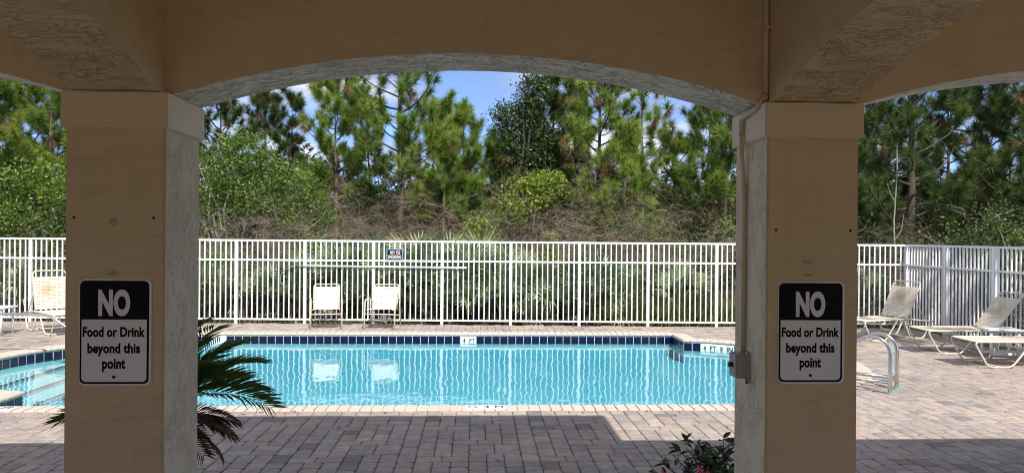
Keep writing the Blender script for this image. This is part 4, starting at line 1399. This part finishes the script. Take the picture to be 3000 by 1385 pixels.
leafy('oak_tree', 'slender dark oak with small leaves right of the sky gap', 'tree', X_(1545, 24.5), 24.5,
      [(-.75, 0, 5.2, .50, .5, 1.0), (0, 0, 5.9, .6, .5, .9), (.1, .1, 4.4, .85, .6, .8), (.25, 0, 6.8, .4, .4, .5), (-.5, 0, 4.0, .6, .5, .5), (.6, .1, 5.0, .6, .5, .7)], 20000, 'leaf_dark', 9, (0.105, 0.055), 16, 'bark_dark', 0.16, None, 0.25)
leafy('leafy_bush', 'dark olive bush behind the pines at the left of the arch opening', 'bush', X_(900, 26), 26, [(0, 0, 1.5, 1.8, .8, 1.4), (1.6, 0, 1.2, 1.2, .8, 1.1)], 7000, 'leaf_olive', 10, (0.11, 0.05), 10, 'twig', 0.2, G_)
leafy('leafy_bush', 'olive bush closing the sky gap left of the tallest pine trunk', 'bush', X_(1110, 25.5), 25.5, [(0, 0, 3.0, .8, .5, 1.0), (-.8, .2, 2.6, .7, .5, .8)], 5200, 'leaf_bush', 17, (0.11, 0.055), 9, 'twig', 0.2, G_)
leafy('leafy_bush', 'green bush closing the sky gap right of the tallest pine trunk', 'bush', X_(1255, 24.0), 24.0, [(0, 0, 2.7, .7, .5, .9), (.8, .2, 2.3, .6, .5, .7)], 4200, 'leaf_bush', 18, (0.10, 0.05), 9, 'twig', 0.18, G_)
leafy('leafy_bush', 'yellowish bush among the twigs below the forked pine', 'bush', X_(1870, 21.6), 21.6, [(0, 0, 2.0, .7, .5, .7), (-.9, .2, 2.2, .6, .4, .6), (.9, 0, 1.9, .6, .4, .6)], 4200, 'leaf_bush', 19, (0.085, 0.042), 9, 'twig', 0.17, G_)
leafy('leafy_bush', 'dark green shrub mass right of the right column beyond the fence', 'bush', X_(2560, 19.4), 19.4, [(0, 0, 1.1, .8, .6, 1.1), (.9, .2, 1.5, .8, .6, 1.0)], 6500, 'leaf_dark', 12, (0.075, 0.04), 10, 'twig', 0.14, G_)
leafy('leafy_bush', 'bright green shrub in the gap beside the right column', 'bush', X_(2130, 21.5), 21.5, [(0, 0, 1.7, .6, .5, 1.0), (-.9, .3, 1.4, .7, .5, .7)], 4200, 'leaf_bright', 13, (0.075, 0.04), 9, 'twig', 0.14, G_)
leafy('leafy_bush', 'dark leafy bush beyond the side fence at the right edge', 'bush', 10.2, 15.6, [(0, 0, 1.0, .9, 1.2, 1.1), (.4, 1.4, 1.6, .9, 1.0, 1.2), (0.3, -1.6, 1.1, .8, 1.1, 1.1)], 9000, 'leaf_dark', 14, (0.085, 0.045), 12, 'twig', 0.16, G_)

for i, u in enumerate((620, 760, 880, 1020, 1130, 1230, 1330, 1450, 1560, 1680, 1790, 1900, 2020, 2130)):
    y = 19.0 + 0.3 * math.sin(i * 2.1)
    leafy('leafy_bush', '%s low dark bush from the left in the shade behind the palmettos' % ORD[i], 'bush', X_(u, y), y, [(0, 0, .6, .62, .3, .62), (.2, .1, 1.1, .4, .3, .45)], 1900, 'leaf_dark' if i % 3 else 'leaf_olive', 40 + i, (0.10, 0.05), 6, 'twig', 0.13, 'low dark bushes behind the fence')
# --- pines
P_ = [
 ('pine with pale green tufts above the bushes at the left edge', 60, 23.5, 7.3, dict(crown_from=.42, spread=1.5, nb=26, bright=.15)),
 ('bright pine crowding the left column from the left', 165, 22.3, 6.8, dict(crown_from=.36, spread=1.3, nb=30, bright=.15)),
 ('pine beyond the left picture edge reaching into view', -60, 22.0, 6.6, dict(crown_from=.36, spread=1.5, nb=28, bright=.1)),
 ('small pine filling the gap above the left edge bush', 100, 26.0, 5.8, dict(crown_from=.3, spread=1.4, nb=26)),
 ('pine half hidden behind the left column', 330, 24.0, 7.0, dict(crown_from=.4, spread=1.4, nb=24)),
 ('thin dark pine standing behind the tall leafy bush', 770, 28.0, 6.7, dict(crown_from=.5, spread=1.15, nb=20, dark=True)),
 ('small dark pine top left of the first bright pine', 640, 25.0, 6.4, dict(crown_from=.55, spread=1.3, nb=20, dark=True)),
 ('slim sapling pine showing a lone tuft against the sky', 850, 27.5, 6.7, dict(crown_from=.62, spread=.75, nb=10, dark=True, tr=.05)),
 ('dense bright green pine left of the tall pine', 985, 24.0, 6.75, dict(crown_from=.40, spread=1.15, nb=32, bright=.22)),
 ('tallest pine with bare reddish trunk left of the sky gap', 1183, 22.5, 7.6, dict(crown_from=.42, spread=1.75, nb=32, tr=.12, bright=.12)),
 ('pine leaning right beside the tallest pine', 1240, 25.5, 6.0, dict(crown_from=.36, spread=1.1, nb=24, bright=.15, lean=(.5, 0))),
 ('short bushy pine left of the sky gap', 1355, 23.5, 5.5, dict(crown_from=.38, spread=.95, nb=22, bright=.12)),
 ('low pine with rusty tufts below the sky gap', 1430, 24.5, 4.5, dict(crown_from=.40, spread=.85, nb=20, dead=.15)),
 ('dark pine tangled with the slender oak', 1620, 25.5, 7.1, dict(crown_from=.42, spread=1.05, nb=24, dark=True)),
 ('tall pine with dark trunk and drooping dead needles right of the oak', 1757, 23.0, 7.0, dict(crown_from=.40, spread=1.5, nb=34, tr=.11, bark='bark_dark', dead=.14, bright=.15)),
 ('sparse pine with pale forked trunk and hanging brown needles', 1880, 23.5, 7.0, dict(crown_from=.50, spread=1.25, nb=17, bark='bark_pale', tr=.10, dead=.24, bright=.2)),
 ('low bright pine in front of the pale forked pine', 1840, 22.0, 4.4, dict(crown_from=.30, spread=1.15, nb=20, bright=.25)),
 ('bushy low pine between the forked pine and the right column', 1975, 26.0, 4.9, dict(crown_from=.3, spread=1.2, nb=24, bright=.1)),
 ('pine with slanting pale limbs beside the right column', 2118, 22.0, 5.9, dict(crown_from=.36, spread=1.3, nb=28, bark='bark_dark', tr=.09)),
 ('pine hidden mostly behind the right column', 2330, 22.0, 6.8, dict(crown_from=.4, spread=1.3, nb=24)),
 ('pine with thin tufts just right of the right column', 2545, 23.0, 6.4, dict(crown_from=.34, spread=1.2, nb=24, dark=True)),
 ('big dark spreading pine beyond the fence corner', 2665, 19.6, 6.6, dict(crown_from=.28, spread=2.1, nb=34, dark=True, tr=.15)),
 ('shadowy pine at the right edge behind the side fence', 2880, 22.0, 7.2, dict(crown_from=.2, spread=1.7, nb=34, dark=True)),
 ('yellow green young pine low behind the side fence', 2840, 27.0, 4.2, dict(crown_from=.2, spread=1.2, nb=24, bright=.25)),
 ('dark pine filling the gap between the big pine and the column', 2590, 25.0, 6.6, dict(crown_from=.2, spread=1.5, nb=30, dark=True)),
 ('dark pine crown behind the big spreading pine', 2770, 24.5, 7.2, dict(crown_from=.25, spread=1.7, nb=34, dark=True)),
 ('dark green pine above the right edge bushes', 2950, 26.0, 6.6, dict(crown_from=.2, spread=1.7, nb=30, dark=True)),
 ('bright pine between the dense pine and the tallest pine', 1075, 26.5, 6.0, dict(crown_from=.34, spread=1.2, nb=22, bright=.1)),
 ('bright low pine right of the tallest trunk', 1300, 22.8, 4.6, dict(crown_from=.34, spread=1.0, nb=18, bright=.2)),
 ('bright pine crowding the pale forked trunk from behind', 1690, 26.0, 6.4, dict(crown_from=.36, spread=1.2, nb=24, bright=.1)),
 ('fresh green pine against the right column capital', 2065, 24.5, 6.2, dict(crown_from=.36, spread=1.15, nb=24, bright=.1)),
 ('tall dark pine leaning in from the right picture edge', 3020, 20.0, 7.0, dict(crown_from=.25, spread=1.8, nb=30, dark=True)),
]
for i, (lab, u, y, h, kw) in enumerate(P_):
    pine(lab, X_(u, y), y, h, 300 + i, **kw)

for lab, x, y, h, sp in (('tall pine outside the right fence shading the loungers', 10.0, 9.6, 8.0, 1.7), ('pine outside the right fence near the building', 11.2, 10.9, 7.6, 1.8)):
    pine(lab, x, y, h, int(x * 37), crown_from=.35, spread=sp, nb=24, dark=True, per=80)
leafy('leafy_bush', 'dark green bush thicket behind the big spreading pine', 'bush', X_(2720, 22.5), 22.5, [(0, 0, 1.6, 1.5, .7, 1.5), (1.6, 0, 1.9, 1.3, .7, 1.6), (-1.3, .3, 1.4, 1.0, .6, 1.2)], 12000, 'leaf_dark', 15, (0.10, 0.05), 12, 'twig', 0.18, G_)
leafy('leafy_bush', 'yellow green leafy bush glowing behind the right side fence', 'bush', X_(2890, 24.0), 24.0, [(0, 0, 2.2, .9, .6, .9), (-.9, 0, 1.4, .7, .5, .8), (1.2, 0, 1.6, .9, .6, 1.0)], 7500, 'leaf_bright', 16, (0.095, 0.05), 12, 'twig', 0.16, G_)
# --- bare twiggy undergrowth
tw = [(590, 19.4, 2.0, 1.4), (700, 18.9, 2.2, 1.6), (800, 19.3, 2.5, 1.6), (900, 19.9, 2.3, 1.6), (985, 20.4, 2.9, 1.4), (1075, 20.8, 2.8, 1.5), (1150, 20.2, 2.6, 1.4), (1225, 20.9, 2.8, 1.4),
      (1310, 20.3, 2.5, 1.5), (1390, 21.0, 2.7, 1.5), (1470, 20.8, 2.7, 1.4), (1560, 20.9, 2.6, 1.5), (1640, 20.0, 2.7, 1.5), (1720, 20.4, 2.9, 1.5), (1800, 19.8, 2.6, 1.5), (1870, 20.5, 2.9, 1.5), (1950, 19.8, 2.6, 1.5), (2030, 20.2, 2.7, 1.5), (2110, 19.6, 2.3, 1.4),
      (2540, 18.9, 2.0, 1.3), (2640, 18.6, 2.0, 1.3), (2760, 19.0, 2.4, 1.5), (2900, 18.0, 2.2, 1.5), (30, 19.0, 2.0, 1.4), (170, 19.4, 2.2, 1.4)]
tw += [(620, 22.6, 3.0, 1.5), (760, 23.2, 3.3, 1.6), (950, 22.4, 3.3, 1.6), (1040, 23.0, 3.4, 1.6), (1120, 22.6, 3.5, 1.6), (1215, 23.2, 3.4, 1.6), (1330, 22.6, 3.1, 1.6), (1490, 23.0, 3.1, 1.6), (1680, 22.4, 3.2, 1.6), (1780, 23.0, 3.3, 1.6), (1900, 22.5, 3.2, 1.6), (2000, 23.0, 3.2, 1.6)]
tw.sort()
for i, (u, y, h, w) in enumerate(tw):
    twiggy('%s bare brown twiggy bush from the left behind the palmettos' % ORD[i], X_(u, y), y, h * 1.25, w * 1.15, 500 + i, 'twig', 36, 0.6, 1500 if i % 2 == 0 else 500)
# pale dead limbs reaching out of the tall leafy bush and the dead stem on the right
twiggy('pale dead branch tangle hanging out of the tall leafy bush', X_(860, 19.2), 19.2, 2.9, 1.3, 600, 'bark_pale', 5, 0.8, 0, None, 1.5)
ds = thing('dead_tree', 'slender pale dead stem standing right of the right column', 'tree', (X_(2622, 18.3), 18.3, -0.07))
MB().tube([(0, 0, 0), (.02, 0, 1.2), (-.03, 0, 2.4), (.04, 0, 3.6), (.03, 0, 4.3)], [.028, .024, .02, .014, .006], 6).build('trunk', M['bark_pale'], ds, True)
MB().tube([(0, 0, 2.0), (.16, 0, 2.25), (.2, 0, 2.6)], [.012, .009, .005], 5).build('limb', M['bark_pale'], ds)
MB().tube([(0, 0, 2.9), (-.12, 0, 3.1), (-.2, 0, 3.35)], [.010, .008, .004], 5).build('limb', M['bark_pale'], ds)

# --- tall grass at the foot of the fence
r = np.random.default_rng(77)
bl = []
for (u0, u1, dens) in ((560, 1700, 350), (1740, 2160, 2600), (2480, 2660, 700), (-60, 200, 400)):
    for _ in range(dens):
        y = r.uniform(17.0, 18.6); bl.append((X_(r.uniform(u0, u1), y), y, (1.0 if u0 == 1740 else 0.5)))
bl = np.array(bl)
k = len(bl)
L = r.uniform(0.35, 0.95, k) * bl[:, 2]
d = np.stack([r.normal(0, .28, k), r.normal(0, .28, k), np.ones(k)], 1)
s = np.stack([np.cos(r.uniform(0, 6, k)), np.sin(r.uniform(0, 6, k)), np.zeros(k)], 1) * 0.006
b0 = np.stack([bl[:, 0], bl[:, 1], np.full(k, -.075)], 1)
mid = b0 + d * (L * .55)[:, None]
tip = b0 + d * L[:, None] + np.stack([d[:, 0] * L * .5, d[:, 1] * L * .5, -0.05 * L], 1)
v = np.stack([b0 - s, b0 + s, mid + s * .8, tip, mid - s * .8], 1).reshape(-1, 3)
tag(link('tall_grass', arr_mesh('tall_grass', v, np.arange(k * 5).reshape(k, 5), np.repeat(r.uniform(0, 1, k), 5)), M['grass']), 'long yellowing grass growing along the outside of the fence', 'grass', kind='stuff')

# --- far wood: one mass behind everything
r = np.random.default_rng(78)
nl_ = 200000
x = r.uniform(-34, 34, nl_); yy = r.uniform(29, 36, nl_)
top = 4.5 + 0.55 * np.sin(x * 0.55 + 1) + 0.4 * np.sin(x * 1.37) + 0.25 * np.sin(x * 3.1 + 2)
pos = np.stack([x, yy, r.uniform(0, 1, nl_) ** 0.75 * top * r.uniform(.82, 1.08, nl_)], 1)
v, f, a = leaf_quads(pos, r, 0.28, 0.14, 0.3)
tag(link('distant_wood', arr_mesh('distant_wood', v, f, a), M['leaf_olive']), 'low dark wood closing the view far behind the pines', 'wood', kind='stuff')

# ------------------------------------------------------------------ palm behind the left column
def pinnate(seed, L=0.95, nl=30, ll=0.25, arch=0.55):
    rr = random.Random(seed)
    vs, fs, at = [], [], []
    pts = []
    for i in range(13):
        s = i / 12
        pts.append(Vector((L * (s - 0.10 * s * s), 0, arch * (0.75 * s - 0.95 * s * s) * L)))
    tb = MB(); tb.tube(pts, [0.008 * (1 - 0.8 * i / 12) for i in range(13)], 5, False)
    vs += tb.v; fs += tb.f; at += [0.35] * len(tb.v)
    for i in range(nl):
        s = 0.14 + 0.86 * (i + 0.5) / nl
        q = s * 12; j = min(11, int(q)); p = pts[j].lerp(pts[j + 1], q - j); d = (pts[j + 1] - pts[j]).normalized()
        l0 = ll * (0.45 + 0.75 * math.sin(PI * min(1, 0.18 + s * 0.80)))
        for sd2 in (-1, 1):
            fwd = 0.55 + 0.5 * s
            dd = (Vector((0, sd2, 0)) + d * fwd + Vector((0, 0, 0.30 + rr.uniform(-.08, .1)))).normalized()
            e = p + dd * l0 * rr.uniform(.9, 1.08) + Vector((0, 0, -0.045 * rr.uniform(.5, 1.4)))
            m = p + dd * l0 * 0.42
            w = d.cross(dd).cross(dd).normalized() * 0.0066
            b = len(vs)
            vs += [tuple(p), tuple(m + w), tuple(e), tuple(m - w)]
            at += [rr.random()] * 4
            fs += [(b, b + 1, b + 2), (b, b + 2, b + 3)]
    me = bpy.data.meshes.new('frond'); me.from_pydata([tuple(v) for v in vs], [], fs)
    a = me.attributes.new('rnd', 'FLOAT', 'POINT'); a.data.foreach_set('value', np.array(at, dtype=np.float32))
    return me
PF_ = [pinnate(s, 0.92 + .06 * s, 27, .33, .30 + .08 * s) for s in range(3)]
for m_ in PF_: m_.materials.append(M['palm'])
PD_ = pinnate(8, 0.8, 26, .2, 0.3); PD_.materials.append(M['palm_dead'])
pb = B(-1.98, 4.85)
palm = thing('palm_plant', 'dark green feathery palm growing behind the left column', 'palm', (pb.x, pb.y, 0))
MB().tube([(0, 0, -.03), (.02, 0, .5), (0.03, 0, .86)], [.075, .06, .05], 10).build('stem', M['bark_dark'], palm, True)
rr = random.Random(3)
frs = [(-10, 58, 1, .95), (-4, 42, 0, 1.05), (8, 30, 1, 1.0), (-22, 24, 0, 1.05), (-8, 8, 2, 1.05), (22, 12, 1, .95), (-40, 38, 2, .95), (60, 40, 0, .95), (110, 35, 1, .95), (160, 8, 2, .95), (195, -2, 0, .9), (240, 40, 1, .9), (300, 30, 2, .95), (-3, 68, 1, .9), (90, 70, 0, .9)]
for az, el, vi, s in frs:
    o = link('frond', PF_[vi], None, palm, (0.03, 0, .86))
    o.rotation_mode = 'QUATERNION'
    o.rotation_quaternion = (Matrix.Rotation(R(az), 3, 'Z') @ Matrix.Rotation(-R(el), 3, 'Y') @ Matrix.Rotation(rr.uniform(-.4, .4), 3, 'X')).to_quaternion()
    o.scale = (s * .74, s * .74, s * .74)
for az, el in ((-14, -6), (10, -16), (-32, -20), (185, -20), (200, -10), (100, -20), (-4, -28), (24, -8)):
    o = link('dead_frond', PD_, None, palm, (0.03, 0, .82))
    o.rotation_mode = 'QUATERNION'
    o.rotation_quaternion = (Matrix.Rotation(R(az), 3, 'Z') @ Matrix.Rotation(-R(el), 3, 'Y') @ Matrix.Rotation(rr.uniform(-.5, .5), 3, 'X')).to_quaternion()
    o.scale = (.66, .66, .66)

# ------------------------------------------------------------------ flowering shrub behind the right column
sb0 = B(1.62, 4.72)
fsb = thing('flowering_shrub', 'dark leafy shrub with pink flowers at the foot of the right column', 'shrub', (sb0.x, sb0.y, 0))
def leaf_me(seed):
    L, W = 0.062, 0.031
    vs = [(0, 0, 0), (L * .3, -W * .42, .004), (L * .62, -W * .38, .002), (L, 0, -.008), (L * .62, W * .38, .002), (L * .3, W * .42, .004), (L * .5, 0, -.004)]
    me = bpy.data.meshes.new('leaf'); me.from_pydata(vs, [], [(0, 1, 6), (1, 2, 6), (2, 3, 6), (3, 4, 6), (4, 5, 6), (5, 0, 6)]); me.materials.append(M['shrub_leaf']); return me
lm = leaf_me(0)
rr = random.Random(21)
st = MB(); lps = []
for i in range(64):
    a = rr.uniform(0, 2 * PI); q = rr.uniform(.10, .62)
    if i < 40: a = rr.uniform(PI * 0.85, PI * 1.5)
    e = Vector((math.cos(a) * q, math.sin(a) * q * 0.7, rr.uniform(.38, .70) * (1.04 - 0.16 * q)))
    o = Vector((rr.uniform(-.12, .06), rr.uniform(-.06, .06), 0))
    pts = [o.lerp(e, k / 5) + Vector((rr.uniform(-.03, .03), rr.uniform(-.03, .03), .10 * math.sin(PI * k / 5))) for k in range(6)]
    st.tube(pts, [.005, .0045, .004, .0035, .003, .002], 4, False)
    for k in range(2, 6):
        for _ in range(4 if k > 3 else 2):
            f = rr.random()
            lps.append(pts[k - 1].lerp(pts[k], f) if k else pts[k])
tag(st.build('stems', M['bark_dark'], fsb), kind='stuff')
lps.sort(key=lambda p: -p.z + 0.25 * p.y)
for p in lps[:290]:
    o = link('leaf', lm, None, fsb, p, (rr.uniform(-.7, .7), rr.uniform(-1.0, .5), rr.uniform(0, 6.28)))
    s_ = rr.uniform(.9, 1.45); o.scale = (s_, s_, s_)
rest = MB()
for p in lps[290:]:
    mt = Matrix.Translation(p) @ Matrix.Rotation(rr.uniform(0, 6.28), 4, 'Z') @ Matrix.Rotation(rr.uniform(-1, .5), 4, 'Y') @ Matrix.Scale(rr.uniform(.9, 1.45), 4)
    rest.add([mt @ v.co for v in lm.vertices], [tuple(q.vertices) for q in lm.polygons])
tag(rest.build('inner_foliage', M['shrub_leaf'], fsb), kind='stuff')
def flower_me():
    mb = MB()
    for k in range(5):
        a = 2 * PI * k / 5; c, s = math.cos(a), math.sin(a)
        pt = [(0.004, -.003, 0), (.022, -.015, .010), (.036, -.006, .012), (.034, .012, .010), (.018, .014, .009), (0.004, .003, 0)]
        mb.add([(x * c - y * s, x * s + y * c, z) for x, y, z in pt], [(0, 1, 2, 3, 4, 5)])
    mb.tube([(0, 0, -.04), (0, 0, 0)], [.003, .008], 6)
    me = mb.mesh('flower'); me.materials.append(M['petal']); return me
fm = flower_me()
for (x, y, z, rx, rz) in ((-.26, -.36, .56, 1.2, .2), (-.30, -.34, .585, .9, 1.0), (-.50, -.3, .545, 1.3, 2.0), (-.63, -.3, .42, 1.4, .4), (-.62, -.34, .50, 1.0, 3.0), (.1, -.3, .5, 1.1, 1.0)):
    link('flower', fm, None, fsb, (x, y, z), (rx, 0, rz))

# ------------------------------------------------------------------ fallen leaves
dl = MB().add([(0, 0, .003), (.03, -.014, .012), (.07, 0, .004), (.03, .014, .010)], [(0, 1, 2), (0, 2, 3)]).mesh('fallen_leaf'); dl.materials.append(M['dryleaf'])
rr = random.Random(31)
for i, (bx, by) in enumerate([(-2.9, 8.50), (-2.35, 8.47), (-1.95, 8.5), (-.95, 8.49), (-2.5, 8.36), (1.9, 8.47), (.2, 6.6), (2.6, 7.8), (4.4, 7.4), (-.2, 7.2)]):
    w = B(bx, by, .001)
    tag(link('fallen_leaf', dl, None, None, w, (0, 0, rr.uniform(0, 6))), 'small dry brown leaf lying on the paving before the pool', 'leaf', 'dry leaves on the paving')
for i in range(14):
    w = B(rr.uniform(-1.5, 3.8), rr.uniform(9.6, 13.6), WATER_Z + .001)
    tag(link('floating_leaf', dl, None, None, w, (0, 0, rr.uniform(0, 6))), 'small brown leaf floating on the pool water', 'leaf', 'dry leaves on the water')
